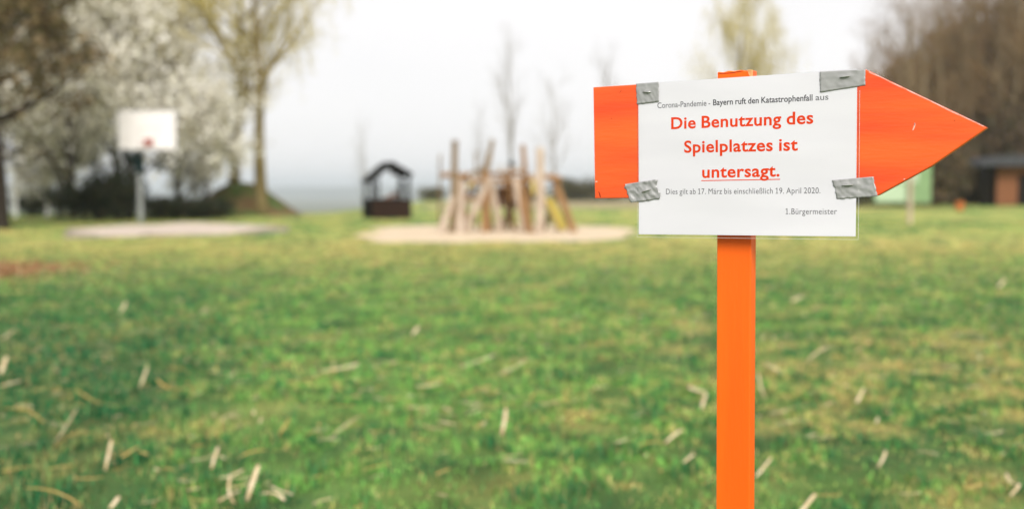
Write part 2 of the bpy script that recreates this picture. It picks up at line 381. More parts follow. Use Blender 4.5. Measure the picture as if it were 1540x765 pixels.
# ------------------------------------------------------------------ trees
def rvec(r): 
    while True:
        v = Vector((r.uniform(-1, 1), r.uniform(-1, 1), r.uniform(-1, 1)))
        if 0.05 < v.length < 1: return v.normalized()
def grow(seed, height, r0, forks=(9, 7, 6), angle=(0.75, 0.8, 0.9), ratio=(0.55, 0.5, 0.5), start=0.3, rise=0.25, wob=0.12, lean=(0, 0), sides=(8, 5, 3, 3), thin=0.45, sag=0.0):
    """a branching skeleton: limbs (trunk and main limbs), twigs, and the points along the twigs"""
    r = random.Random(seed); limbs = MB(); twigs = MB(); pts = []
    L = len(forks)
    def go(p, d, length, rad_, lev):
        k = 7 if lev == 0 else (5 if lev == 1 else 3)
        P = [p.copy()]; R = [rad_]; dirs = [d.copy()]
        for i in range(k):
            up = Vector((0, 0, rise if lev < L else rise - sag))
            d = (d + rvec(r) * wob * (1.0 if lev else 0.45) + up * (0.18 if lev else 0.3)).normalized()
            p = p + d * (length / k); P.append(p.copy()); dirs.append(d.copy())
            R.append(max(0.004, rad_ * (1 - 0.82 * (i + 1) / k)))
        (limbs if lev <= 1 else twigs).tube(P, R, sides[min(lev, len(sides) - 1)], cap=False)
        if lev >= 2: pts.extend((q.copy(), lev) for q in P[1:])
        if lev >= L: return
        nb = forks[lev]
        for b in range(nb):
            t = (start if lev == 0 else 0.25) + (1 - (start if lev == 0 else 0.25)) * (b + r.random() * 0.8) / nb
            t = min(t, 0.999); i = min(int(t * k), k - 1); fr = t * k - i
            q = P[i].lerp(P[i + 1], fr); dd = dirs[i]
            side = dd.cross(rvec(r)).normalized()
            a = angle[lev] * r.uniform(0.7, 1.2)
            nd = (dd * math.cos(a) + side * math.sin(a)).normalized()
            rr = (R[i] * (1 - fr) + R[i + 1] * fr) * r.uniform(0.45, 0.7)
            go(q, nd, length * ratio[lev] * r.uniform(0.7, 1.15) * (1.1 - 0.55 * t if lev == 0 else 1.0), max(0.005, rr), lev + 1)
    go(Vector((0, 0, -0.1)), Vector((lean[0], lean[1], 1)).normalized(), height, r0, 0)
    return limbs, twigs, pts
def leaf_cloud(P, size, cols, seed, spread, per=1, stretch=1.0, droop=0.0):
    """per leaf faces round each point; cols: list of (share, colour, jitter)"""
    r = np.random.RandomState(seed); P = np.repeat(np.asarray(P), per, 0); n = len(P)
    P = P + r.normal(0, spread, (n, 3))
    a = r.normal(0, 1, (n, 3)); a[:, 2] -= droop; a /= np.linalg.norm(a, axis=1)[:, None]
    b = np.cross(a, r.normal(0, 1, (n, 3))); b /= np.linalg.norm(b, axis=1)[:, None]
    s = size * r.uniform(0.6, 1.3, (n, 1)); a = a * s * stretch; b = b * s * 0.6
    V = np.stack([P - a, P + b * 0.9, P + a, P - b * 0.9], 1).reshape(-1, 3)
    T = np.arange(4 * n).reshape(n, 4)
    sh = np.cumsum([c[0] for c in cols]); sh = sh / sh[-1]; k = np.searchsorted(sh, r.rand(n))
    C = np.array([c[1] for c in cols])[k] * (1 + np.array([c[2] for c in cols])[k][:, None] * r.uniform(-1, 1, (n, 1)))
    return V, T, np.repeat(np.clip(C, 0, 1), 4, 0)
class Tree:
    def __init__(s, name, limbs, twigs, leaves, mb, mt):
        s.name = name; s.tr = mesh('trunk', limbs.v, limbs.f, mb, True); s.cr = mesh('branches', twigs.v, twigs.f, mt) if twigs.v else None
        s.lf = fast_mesh('foliage', leaves[0], leaves[1], M['leaf'], leaves[2]) if leaves else None
    def place(s, loc, rz, sc, label, cat='tree', group=None, name=None):
        e = empty(name or s.name, loc, rz, label, cat, group); e.scale = sc if hasattr(sc, '__len__') else (sc, sc, sc)
        part('trunk', s.tr, e)
        if s.cr: part('crown' if not s.lf else 'branches', s.cr, e)
        if s.lf: part('crown', s.lf, e)
        return e

# bare deciduous trees of the wood and of the far side
BARE = []
for k, (h, r0, fk) in enumerate([(11, 0.17, (15, 6, 6)), (12, 0.15, (16, 6, 5)), (10, 0.19, (13, 7, 6))]):
    l, t, p = grow(20 + k, h, r0, fk, (0.75, 0.7, 0.75), (0.34, 0.5, 0.5), 0.22, 0.35, 0.14)
    BARE.append(Tree('bare_tree', l, t, None, M['bark'], M['twig_brown']))
PALE = []
for k, (h, r0, fk) in enumerate([(10, 0.12, (14, 6, 5)), (9, 0.10, (13, 6, 5))]):
    l, t, p = grow(40 + k, h, r0, fk, (0.55, 0.6, 0.7), (0.38, 0.5, 0.5), 0.22, 0.5, 0.12)
    PALE.append(Tree('bare_tree', l, t, None, M['bark_grey'], M['twig_grey']))

def tree_h(px, ytop, ybase, D): return (ybase - ytop) / (FPX / D)

# ---- pale bare trees in the middle distance
def put(tree, px, Yd, h_target, h_native, label, rz=0, wide=1.0, group=None, dz=0):
    x = (px - 770) / FPX * Yd * 1.0
    s = h_target / h_native
    return tree.place((x, Yd, gzm(x, Yd) + dz), rz, (s * wide, s * wide, s), label, group=group)
g = 'pale bare trees far behind the playground'
put(PALE[0], 772, 78, 13.5, 11, 'tall pale bare tree rising directly behind the climbing frame', 0.4, 0.8, g)
put(PALE[1], 832, 74, 9.5, 10, 'pale bare tree behind the right end of the climbing frame', 1.9, 1.1, g)
put(PALE[0], 905, 84, 13, 11, 'faint bare tree partly hidden by the left end of the arrow sign', 2.9, 0.9, g)
put(PALE[1], 552, 66, 7.5, 10, 'small faint bare tree behind the dark playhouse', 4.0, 0.7, g)
put(PALE[1], 722, 92, 9, 10, 'very faint bare tree behind the left part of the climbing frame', 5.0, 0.6, g)

# ---- willows
def willow(seed, h, r0, lean, nstr, leafn):
    l, t, p = grow(seed, h, r0, (12, 8, 6), (0.95, 0.7, 0.75), (0.62, 0.46, 0.5), 0.30, 0.75, 0.15, lean, sag=0.3)
    r = random.Random(seed); base = [q for q, lv in p if q.z > h * 0.28]; strands = []
    for i in range(nstr):
        q = r.choice(base).copy(); ln = r.uniform(0.5, 1.7); d = Vector((r.uniform(-.5, .5), r.uniform(-.5, .5), 0.0)); P = [q]
        for k in range(4):
            d = d * 0.6 + Vector((0, 0, -0.45)); P.append(P[-1] + d.normalized() * ln / 4)
        if P[-1].z > 1.4:
            t.tube(P, [0.008, 0.007, 0.006, 0.005, 0.004], 3, cap=False); strands += [P[2], P[3], P[4], (P[3] + P[4]) / 2]
    pts = strands + [q for q, lv in p if q.z > h * 0.3]
    lv = leaf_cloud([tuple(q) for q in pts], 0.045, [(5, (0.66, 0.54, 0.14), .2), (3, (0.55, 0.50, 0.20), .2), (2, (0.70, 0.62, 0.30), .15)], seed, 0.10, leafn, 1.3, 0.8)
    return Tree('willow_tree', l, t, lv, M['bark_willow'], M['twig_willow'])
w1 = willow(5, 11.0, 0.30, (-0.05, 0), 480, 3)
p1 = at(394, 322, 42.0)
w1.place((p1.x, p1.y, gzm(p1.x, p1.y) - 0.05), 0.6, 1.0, 'tall yellow budding willow with a bare trunk on the right side of the mound')
w2 = willow(9, 10.0, 0.30, (-0.14, 0), 520, 3)
p2 = at(352, 300, 44.5)
w2.place((p2.x, p2.y, gzm(p2.x, p2.y) - 0.05), 2.2, 1.0, 'willow on top of the mound behind, leaning towards the blossoming trees')
w3 = willow(14, 10.0, 0.2, (0.03, 0), 700, 2)
x3 = (1105 - 770) / FPX * 62
w3.place((x3, 62, gzf(x3, 62)), 0.0, (1.05, 1.05, 1.12), 'yellow budding willow whose top shows above the notice and the orange post')

# ---- white blossoming trees left of the mound
def blossom(seed, h, r0, w):
    l, t, p = grow(seed, h, r0, (16, 7, 6), (0.75, 0.8, 0.9), (0.42, 0.5, 0.5), 0.07, 0.25, 0.18)
    up = [tuple(q) for q, lv in p if q.z > 0.5 and vnoise(np.array(q.x * 1.1 + q.z * .6 + seed), np.array(q.y * 1.1 + q.z * .9)) > 0.28]
    brp = [tuple(q) for q, lv in p if q.z > 1.0 and vnoise(np.array(q.x * 0.9 + q.z * .7 + seed + 9), np.array(q.y * .9 - q.z * .8 + 50)) > 0.73]
    lo = [tuple(q) for q, lv in p if q.z < 1.9]
    wh = [(6, (0.88, 0.85, 0.77), .05), (3, (0.80, 0.76, 0.64), .1), (0.6, (0.30, 0.27, 0.12), .3)]
    V, T, C = leaf_cloud(up, 0.095, wh, seed, 0.28, 5)
    V2, T2, C2 = leaf_cloud(lo, 0.09, [(3, (0.04, 0.055, 0.025), .3), (2, (0.10, 0.085, 0.045), .3)], seed + 1, 0.16, 4)
    V3, T3, C3 = leaf_cloud(brp, 0.07, [(3, (0.26, 0.20, 0.10), .3), (2, (0.14, 0.12, 0.06), .3)], seed + 2, 0.2, 3)
    return Tree('blossom_tree', l, t, (np.concatenate([V, V2, V3]), np.concatenate([T, T2 + len(V), T3 + len(V) + len(V2)]), np.concatenate([C, C2, C3])), M['bark_dark'], M['twig_grey'])
B1 = blossom(3, 7.2, 0.13, 1); B2 = blossom(8, 6.2, 0.12, 1)
gb = 'white blossoming trees behind the basketball hoop'
for tr, px, Yd, s, rz, lab in [(B2, 92, 41.0, 0.62, 5.6, 'low white blossoming bush just right of the white goal'),
                               (B1, 112, 39.5, 1.2, 0.3, 'tall white blossoming tree left of the basketball hoop'),
                               (B2, 196, 38.5, 1.35, 1.4, 'white blossoming tree directly behind the basketball backboard'),
                               (B1, 266, 41.0, 1.08, 2.6, 'white blossoming tree between the backboard and the mound'),
                               (B2, 308, 39.6, 0.68, 4.1, 'low white blossoming bush at the foot of the mound'),
                               (B2, 70, 43.0, 1.05, 3.3, 'white blossoming tree behind the white goal at the left'),
                               (B1, 175, 45.0, 1.35, 5.1, 'tallest white blossoming tree, back row behind the hoop')]:
    x = (px - 770) / FPX * Yd
    tr.place((x, Yd, gzm(x, Yd)), rz, s, lab, group=gb)

# ---- shrubs
def shrub(seed, w, h, n, cols, size=0.09):
    r = random.Random(seed); st = MB(); pts = []
    for i in range(16):
        a = r.uniform(0, 6.28); d = Vector((math.cos(a) * r.uniform(0.1, 0.5) * w, math.sin(a) * r.uniform(0.1, 0.5) * w, h * r.uniform(0.6, 1.0)))
        P = [Vector((d.x * 0.25, d.y * 0.25, -0.05)), d * 0.5 + Vector((r.uniform(-.1, .1), r.uniform(-.1, .1), 0)), d]
        st.tube(P, [0.03, 0.02, 0.008], 4, cap=False)
    lob = [(Vector((r.uniform(-.36, .36) * w, r.uniform(-.36, .36) * w, r.uniform(0.25, 0.72) * h)), r.uniform(0.24, 0.4)) for _ in range(14)]
    for i in range(n):
        c, rr = r.choice(lob); v = rvec(r) * (r.random() ** 0.4) * rr
        q = Vector((c.x + v.x * w, c.y + v.y * w, max(0.03, c.z + v.z * h)))
        pts.append(tuple(q))
    V, T, C = leaf_cloud(pts, size, cols, seed, 0.03, 1)
    return Tree('shrub', st, MB(), (V, T, C), M['bark_dark'], M['bark_dark'])
dkg = [(5, (0.022, 0.035, 0.018), .3), (3, (0.05, 0.06, 0.03), .3), (2, (0.10, 0.08, 0.05), .3)]
hdg = [(5, (0.10, 0.105, 0.06), .3), (3, (0.17, 0.15, 0.09), .3)]
brn = [(5, (0.13, 0.085, 0.045), .35), (3, (0.075, 0.055, 0.032), .3), (2, (0.10, 0.09, 0.04), .3)]
SD = shrub(1, 3.2, 1.9, 3800, dkg); SH = shrub(2, 4.0, 2.4, 3600, hdg, 0.13); SB = shrub(3, 5.0, 3.2, 5200, brn, 0.15)
def putshrub(t, px, Yd, s, rz, lab, group, name='shrub'):
    x = (px - 770) / FPX * Yd
    return t.place((x, Yd, gzm(x, Yd)), rz, s, lab, 'shrub', group, name)
gs = 'dark shrubs under the blossoming trees'
putshrub(SD, 142, 36.6, (0.8, 0.8, 0.85), 0.2, 'dark evergreen shrub left of the basketball pole', gs)
putshrub(SD, 184, 36.8, (0.75, 0.7, 1.2), 1.3, 'dark evergreen shrub right behind the basketball pole', gs)
putshrub(SD, 256, 37.6, (0.95, 0.8, 0.55), 2.4, 'low dark shrub right of the basketball pole', gs)
putshrub(SD, 300, 38.6, (0.7, 0.8, 0.5), 3.5, 'low dark shrub at the left foot of the mound', gs)
putshrub(SD, 46, 42.0, (0.6, 0.6, 0.7), 4.5, 'dark brush seen through the white goal frame', gs)
gh = 'dark bushes along the far field edge'
putshrub(SH, 872, 92, (1.05, 1, 1.0), 0.0, 'rounded dark bush between climbing frame and sign on the far field', gh)
putshrub(SH, 925, 96, (1.3, 1, 0.95), 1.0, 'dark bush at the far field edge, partly hidden by the sign', gh)
putshrub(SH, 650, 96, (0.6, 0.7, 0.62), 2.0, 'small dark bush left behind the climbing frame', gh)
putshrub(SH, 764, 97, (1.6, 0.9, 0.7), 2.7, 'low dark bush showing through the middle of the climbing frame', gh)
putshrub(SH, 1190, 66, (1.5, 1.3, 3.3), 0.8, 'tall olive bush whose top shows above the notice', gh)
putshrub(SH, 1250, 70, (1.5, 1.3, 3.7), 1.8, 'tall dark evergreen bush above the right part of the notice', gh)

# ---- bare brown wood at the right
gw = 'bare trees of the brown wood at the right'
spots = []
rw = random.Random(12)
names_w = ['outermost left bare tree of the brown wood', 'bare tree just above the arrow tip']
wood = [(1290, 74, 11.0), (1318, 68, 12.5), (1345, 79, 16), (1362, 64, 13.5), (1388, 72, 15.5), (1412, 60, 14), (1432, 68, 15), (1455, 77, 18),
        (1474, 63, 16), (1496, 71, 18), (1512, 60, 17), (1530, 66, 18), (1552, 62, 17), (1575, 70, 18), (1600, 64, 17), (1330, 90, 18), (1372, 94, 20), (1420, 92, 21), (1468, 95, 23), (1515, 90, 22), (1560, 92, 22), (1640, 70, 18)]
for k in range(26):
    wood.append((1296 + k * 11.5 + rw.uniform(-4, 4), rw.uniform(78, 100), 9 + 12 * min(1, (k + 2) / 14) + rw.uniform(-1, 1)))
wood = [(a, max(b, 76 + (b % 5)) if a > 1400 else b, h * (max(b, 77) / b if a > 1400 else 1)) for a, b, h in wood]
wood.sort()
order = ['first', 'second', 'third', 'fourth', 'fifth', 'sixth', 'seventh', 'eighth', 'ninth', 'tenth', 'eleventh', 'twelfth', 'thirteenth', 'fourteenth', 'fifteenth', 'sixteenth', 'seventeenth', 'eighteenth', 'nineteenth', 'twentieth', 'twenty-first', 'twenty-second']
order += ['twenty-' + q for q in order[2:9]] + ['thirtieth'] + ['thirty-' + q for q in order[:9]] + ['fortieth'] + ['forty-' + q for q in order[:9]]
hn = [12, 13, 11]
for k, (px, Yd, h) in enumerate(wood):
    v = rw.randrange(3); x = (px - 770) / FPX * Yd; s = h / hn[v]
    BARE[v].place((x, Yd, gzf(x, Yd)), rw.uniform(0, 6.28), (s * 1.0, s * 1.0, s), 'bare brown tree of the wood, %s trunk counted from its left edge' % order[k], group=gw)
gu = 'brown undergrowth at the foot of the wood'
und = [(1300, 70, 0.8), (1348, 66, 0.85), (1395, 64, 1.0), (1440, 66, 0.95), (1490, 74, 1.2), (1540, 72, 1.25), (1590, 70, 1.2), (1325, 84, 1.1), (1420, 86, 1.3), (1375, 80, 1.3), (1515, 84, 1.5), (1465, 84, 1.4), (1400, 92, 2.2), (1450, 94, 2.6), (1500, 90, 2.9), (1545, 94, 3.2), (1350, 96, 1.7), (1590, 92, 3.3)]
und = [(a, max(b, 75) if a > 1430 else b, q) for a, b, q in und]
und.sort()
for k, (px, Yd, s) in enumerate(und):
    putshrub(SB, px, Yd, (s, s, s * 1.9), rw.uniform(0, 6.28), 'brown leafless thicket at the wood edge, %s from the left' % order[k], gu, 'thicket')

# ---- big dark tree at the left edge
l, t, p = grow(61, 8.2, 0.30, (20, 7, 6), (1.15, 0.8, 0.9), (0.46, 0.5, 0.5), 0.16, 0.06, 0.16)
lv = leaf_cloud([tuple(q) for q, lv_ in p], 0.085, [(4, (0.17, 0.115, 0.055), .35), (4, (0.14, 0.12, 0.05), .35), (2, (0.07, 0.07, 0.04), .3), (1.6, (0.42, 0.31, 0.16), .3)], 61, 0.16, 9)
DT = Tree('dark_tree', l, t, lv, M['bark_dark'], M['bark'])
pd = gp(6, 344)
DT.place((pd.x - 0.15, pd.y, 0), 0.5, 1.0, 'big brown-leaved tree with a dark trunk at the left edge')
xb = (-60 - 770) / FPX * 40
DT.place((xb, 40, gzf(xb, 40)), 2.5, (1.0, 1.0, 1.05), 'second brown-leaved tree behind the trunk at the left edge')

# ------------------------------------------------------------------ basketball hoop
YB = gp(211, 336).y
pb = gp(211, 336)
hoop = empty('basketball_hoop', (pb.x, pb.y, 0.03), 0, 'white basketball backboard with small red hoop on a grey pole', 'basketball hoop')
u = YB / FPX                                          # metres per photo pixel here
def hp(px, py, dy=0.0):                               # a point of the hoop's own frame
    q = at(px, py, YB + dy); return q - Vector((pb.x, pb.y, 0.03))
b0, b1 = hp(178.5, 224.5, -0.5), hp(263.5, 167, -0.5)
bb = MB().box((b0.x, -0.52, b0.z), (b1.x, -0.48, b1.z)).build('backboard', M['board_white'], hoop)
fr = MB(); t_ = 0.05
for lo, hi in (((b0.x - t_, -0.515, b0.z - t_), (b1.x + t_, -0.47, b0.z)), ((b0.x - t_, -0.515, b1.z), (b1.x + t_, -0.47, b1.z + t_ * .6)), ((b0.x - t_, -0.515, b0.z), (b0.x, -0.47, b1.z)), ((b1.x, -0.515, b0.z), (b1.x + t_, -0.47, b1.z))): fr.box(lo, hi)
fr.build('frame', M['galv'], bb)
cxm = (b0.x + b1.x) / 2 + 0.06
MB().box((cxm - 0.13, -0.56, b0.z + 0.1), (cxm + 0.13, -0.525, b0.z + 0.34)).build('hoop_plate', M['red'], hoop)
rg = MB(); ring = [Vector((cxm + 0.225 * math.cos(a), -0.80 + 0.225 * math.sin(a), b0.z + 0.14)) for a in [2 * math.pi * k / 20 for k in range(21)]]
rg.tube(ring, [0.012] * 21, 6, cap=False); rim = rg.build('rim', M['red'], hoop)
nn = MB()
for k in range(10):
    a = 2 * math.pi * k / 10
    nn.tube([(cxm + 0.22 * math.cos(a), -0.80 + 0.22 * math.sin(a), b0.z + 0.13), (cxm + 0.15 * math.cos(a + .3), -0.80 + 0.15 * math.sin(a + .3), b0.z - 0.08), (cxm + 0.12 * math.cos(a), -0.80 + 0.12 * math.sin(a), b0.z - 0.25)], [0.004] * 3, 4)
nn.build('net', M['net'], rim)
mk = MB()
for lo, hi in (((cxm - .3, -0.5235, b0.z + .25), (cxm + .3, -0.5215, b0.z + .29)), ((cxm - .3, -0.5235, b0.z + .66), (cxm + .3, -0.5215, b0.z + .70)), ((cxm - .3, -0.5235, b0.z + .29), (cxm - .26, -0.5215, b0.z + .66)), ((cxm + .26, -0.5235, b0.z + .29), (cxm + .3, -0.5215, b0.z + .66))): mk.box(lo, hi)
mk.build('target_square', mat('faded_mark', (0.74, 0.66, 0.62), rough=.5), bb)
zs = hp(211, 258).z
MB().tube([(0.02, 0, 0), (0.02, 0, zs)], [0.085, 0.085], 12).build('pole', M['galv'], hoop, smooth=False)
MB().tube([(0.02, 0, zs - 0.05), (0.02, 0, b0.z + 0.2), (0.02, -0.45, b0.z + 0.5)], [0.15, 0.17, 0.10], 10).build('upper_pole', M['dark_metal'], hoop)
MB().beam((-0.32, -0.47, b0.z + 0.05), (-0.0, 0.0, zs + 0.1), 0.20, 0.10).build('brace', M['dark_metal'], hoop)
MB().beam((0.36, -0.47, b0.z + 0.3), (0.04, 0.0, b0.z + 0.1), 0.06, 0.05).build('brace', M['dark_metal'], hoop)

# ------------------------------------------------------------------ white goal at the left
YG = gp(40, 326).y
ga = gp(24, 326); gbp = gp(72, 326)
goal = empty('goal_frame', ((ga.x + gbp.x) / 2, YG, 0), 0, 'small white goal frame beside the dark tree at the left', 'goal')
wg = gbp.x - ga.x; hg = at(40, 286, YG).z
for s in (-1, 1): MB().tube([(s * wg / 2, 0, -0.05), (s * wg / 2, 0, hg + 0.35 * (s < 0) + 0.2)], [0.08] * 2, 8).build('post', M['white_paint'], goal)
MB().tube([(-wg / 2, 0, hg), (wg / 2, 0, hg)], [0.07] * 2, 8).build('crossbar', M['white_paint'], goal)
MB().tube([(-wg / 2, 0, hg - 0.22), (wg / 2, 0, hg - 0.22)], [0.03] * 2, 8).build('crossbar', M['white_paint'], goal)
nn = MB()
for k in range(9):
    x = -wg / 2 + wg * k / 8; nn.tube([(x, 0.02, hg), (x, 0.5, 0.02)], [0.004] * 2, 3)
for k in range(6):
    t = k / 5; nn.tube([(-wg / 2, 0.02 + 0.48 * t, hg * (1 - t) + .02), (wg / 2, 0.02 + 0.48 * t, hg * (1 - t) + .02)], [0.004] * 2, 3)
nn.build('net', M['net'], goal)

# ------------------------------------------------------------------ playhouse
ph = gp(578, 329)
YH = ph.y; uh = YH / FPX
PW, PL, ANG = 1.40, 1.55, rad(20)
house = empty('playhouse', (ph.x + 0.02, YH + 0.6, 0), ANG, 'small dark wooden playhouse with open sides and a steep black roof', 'playhouse')
def box_part(name, lo, hi, m, par=house): return MB().box(lo, hi).build(name, m, par)
hx, hy = PW / 2, PL / 2
wall_h = 0.72; eave = 1.42; ridge = 2.12
for sx in (-1, 1):
    for sy in (-1, 1): box_part('post', (sx * hx - 0.05, sy * hy - 0.05, -0.05), (sx * hx + 0.05, sy * hy + 0.05, eave + (0.28 if sx > 0 else 0.0)), M['black_timber'])
for k in range(5):                                     # plank walls
    z0 = 0.04 + k * 0.138; z1 = z0 + 0.132
    box_part('plank', (-hx - 0.04, -hy - 0.085, z0), (hx + 0.04, -hy - 0.052, z1), M['brown_timber'])
    box_part('plank', (-hx - 0.04, hy + 0.052, z0), (hx + 0.04, hy + 0.085, z1), M['brown_timber'])
    box_part('plank', (-hx - 0.085, -hy - 0.05, z0), (-hx - 0.052, hy + 0.05, z1), M['black_timber'])
    box_part('plank', (hx + 0.052, -hy - 0.05, z0), (hx + 0.085, hy + 0.05, z1), M['black_timber'])
box_part('sill', (-hx - 0.12, -hy - 0.13, 0.735), (hx + 0.12, -hy + 0.02, 0.775), M['black_timber'])
box_part('sill', (-hx - 0.12, hy - 0.02, 0.735), (hx + 0.12, hy + 0.13, 0.775), M['black_timber'])
box_part('floor', (-hx + 0.05, -hy + 0.05, 0.02), (hx - 0.05, hy - 0.05, 0.06), M['brown_timber'])
for k in range(5):                                     # open slats beside the posts
    z = 0.85 + k * 0.125
    for (xa, xb_) in ((-hx, -hx + 0.22), (hx - 0.30, hx)):
        box_part('slat', (xa, -hy - 0.045, z), (xb_, -hy - 0.015, z + 0.05), M['black_timber'])
    box_part('slat', (-hx - 0.045, -hy + .05, z), (-hx - 0.015, -hy + 0.45, z + 0.05), M['black_timber'])
box_part('post', (-hx + 0.19, -hy - 0.035, 0.775), (-hx + 0.25, -hy + 0.035, eave + 0.15), M['black_timber'])
box_part('post', (hx - 0.34, -hy - 0.035, 0.775), (hx - 0.28, -hy + 0.035, eave + 0.2), M['black_timber'])
# roof: boards on both slopes with rafters and a clad gable on the right half
for sy in (-1, 1):
    for sx in (-1, 1):
        MB().beam((0, sy * (hy + 0.06), ridge - 0.03), (sx * (hx + 0.12), sy * (hy + 0.06), eave + (0.22 if sx > 0 else -0.02)), 0.06, 0.10).build('rafter', M['black_timber'], house)
rf = MB().beam((0, -hy - 0.2, ridge), (0, hy + 0.2, ridge), 0.09, 0.09).build('roof', M['black_timber'], house)
for k in range(5):
    t0, t1 = k / 5, (k + 0.93) / 5
    for sx in (1,):
        ze = eave + 0.24
        a = Vector((sx * (0.03 + (hx + 0.12) * t0), 0, ridge + 0.05 + (ze - ridge) * t0)); b = Vector((sx * (0.03 + (hx + 0.12) * t1), 0, ridge + 0.05 + (ze - ridge) * t1))
        m_ = MB(); m_.add([(a.x, -hy - 0.18, a.z), (b.x, -hy - 0.18, b.z), (b.x, hy + 0.18, b.z), (a.x, hy + 0.18, a.z), (a.x, -hy - 0.18, a.z + .03), (b.x, -hy - 0.18, b.z + .03), (b.x, hy + 0.18, b.z + .03), (a.x, hy + 0.18, a.z + .03)], [(3,2,1,0),(4,5,6,7),(0,1,5,4),(1,2,6,5),(2,3,7,6),(3,0,4,7)])
        m_.build('roof_board', M['black_timber'], rf)
for k in range(7):                                     # left slope: laid with gaps
    t0, t1 = 0.02 + k * 0.14, 0.02 + k * 0.14 + 0.12
    ze = eave - 0.02
    a = Vector((-(hx + 0.12) * t0, 0, ridge + 0.04 + (ze - ridge) * t0)); b = Vector((-(hx + 0.12) * t1, 0, ridge + 0.04 + (ze - ridge) * t1))
    m_ = MB(); m_.add([(a.x, -hy - 0.16, a.z), (b.x, -hy - 0.16, b.z), (b.x, hy + 0.16, b.z), (a.x, hy + 0.16, a.z), (a.x, -hy - 0.16, a.z + .03), (b.x, -hy - 0.16, b.z + .03), (b.x, hy + 0.16, b.z + .03), (a.x, hy + 0.16, a.z + .03)], [(0,1,2,3),(7,6,5,4),(4,5,1,0),(5,6,2,1),(6,7,3,2),(7,4,0,3)])
    m_.build('roof_board', M['black_timber'], rf)
gx = hx + 0.02; ge = eave + 0.24
MB().add([(0.0, -hy - 0.02, ridge - .08), (0.0, -hy - 0.02, ge), (gx, -hy - 0.02, ge), (0.0, -hy + 0.02, ridge - .08), (0.0, -hy + 0.02, ge), (gx, -hy + 0.02, ge)], [(0,1,2),(5,4,3),(0,3,4,1),(1,4,5,2),(2,5,3,0)]).build('gable', M['black_timber'], house)
MB().beam((-hx, -hy, eave), (-hx, hy, eave), 0.08, 0.1).build('wall_plate', M['black_timber'], house)
MB().beam((hx, -hy, eave + 0.22), (hx, hy, eave + .22), 0.08, 0.1).build('wall_plate', M['black_timber'], house)
MB().beam((-0.05, 0.1, 0.78), (hx - 0.25, 0.1, 0.95), 0.5, 0.06).build('table_board', M['rust_wood'], house)
MB().beam((hx - 0.3, 0.35, 0.06), (hx - 0.3, 0.35, 1.1), 0.10, 0.10).build('prop', M['black_timber'], house)

# ------------------------------------------------------------------ log climbing frame
YC = gp(740, 350).y
pc = gp(745, 350)
climb = empty('climbing_frame', (pc.x, pc.y, 0.012), 0, 'log climbing frame with leaning poles and ropes on the sand bed', 'climbing frame')
def cpt(px, py, dy=0.0): return at(px, py, YC + dy) - Vector((pc.x, pc.y, 0.012))
def log(a, b, r0, r1, m, da=0.0, db=0.0, k=10):
    A = cpt(*a, da); B = cpt(*b, db)
    if A.z < 0.4: A.z = -0.15
    rr = random.Random(int(a[0] * 7 + b[0])); mid = A.lerp(B, 0.5) + Vector((rr.uniform(-.03, .03), rr.uniform(-.03, .03), 0))
    return MB().tube([A, A.lerp(mid, .5), mid, mid.lerp(B, .5), B], [r0, r0 * .97, (r0 + r1) / 2, r1 * 1.02, r1], k).build('log', M[m], climb, smooth=False)
log((684, 347), (684, 211), 0.115, 0.085, 'log_old', 0, 0)
log((659, 348), (691, 268), 0.095, 0.075, 'log_pale', -0.3, 0.1)
log((693, 341), (737, 268), 0.10, 0.08, 'log_pale', 0.2, 0.1)
log((691, 347), (694, 262), 0.10, 0.09, 'log_pale', -0.2, 0.3)
log((730, 341), (731, 258), 0.125, 0.11, 'log', 0.3, 0.3)
log((729, 262), (741, 210), 0.10, 0.06, 'log_old', 0.32, 0.5)
log((754, 338), (738, 272), 0.10, 0.08, 'log_pale', 0.6, 0.3)
log((790, 345), (775, 270), 0.115, 0.095, 'log_pale', 0, 0.5)
log((800, 348), (779, 268), 0.11, 0.09, 'log', -0.3, 0.6)
log((797, 340), (786, 218), 0.10, 0.07, 'log', 0.9, 0.7)
log((811, 357), (812, 222), 0.125, 0.105, 'log_pale', -1.0, -1.0)
log((866, 343), (830, 262), 0.105, 0.085, 'log', 0.2, 0.6)
log((662, 344), (662, 232), 0.04, 0.03, 'log_old', 1.2, 1.2)
log((716, 338), (716, 226), 0.04, 0.03, 'log_old', 1.6, 1.6)
log((705, 340), (690, 265), 0.075, 0.06, 'log', 1.2, 0.4)
log((760, 336), (768, 262), 0.08, 0.07, 'log_old', 1.4, 1.2)
log((672, 345), (716, 264), 0.075, 0.06, 'log', 0.9, 0.6)
log((742, 342), (722, 252), 0.07, 0.055, 'log_old', 1.1, 0.8)
log((745, 344), (800, 262), 0.08, 0.06, 'log_old', 1.3, 0.9)
log((775, 340), (756, 258), 0.075, 0.06, 'log', 1.5, 1.0)
log((846, 344), (800, 262), 0.085, 0.07, 'log_pale', 1.2, 0.8)
log((815, 340), (845, 266), 0.07, 0.06, 'log_old', 1.6, 1.2)
for a, b, r_, m_, d in [((680, 300), (735, 296), 0.05, 'log', 0.5), ((736, 272), (800, 270), 0.06, 'log', 0.5), ((664, 263), (706, 264), 0.07, 'log', 0.1), ((690, 270), (736, 274), 0.05, 'log', 0.3), ((812, 264), (843, 269), 0.075, 'log', 0.3), ((736, 262), (792, 258), 0.05, 'log', 0.6), ((700, 262), (735, 254), 0.045, 'log_old', 0.9)]:
    MB().tube([cpt(*a, d), cpt(*b, d)], [r_, r_], 8).build('crossbeam', M[m_], climb)
for k in range(6):                                      # plank platform in the middle
    a, b = cpt(748, 281, 0.6 + k * 0.17), cpt(795, 281, 0.6 + k * 0.17)
    MB().beam(a, b, 0.15, 0.05).build('platform_board', M['log'], climb)
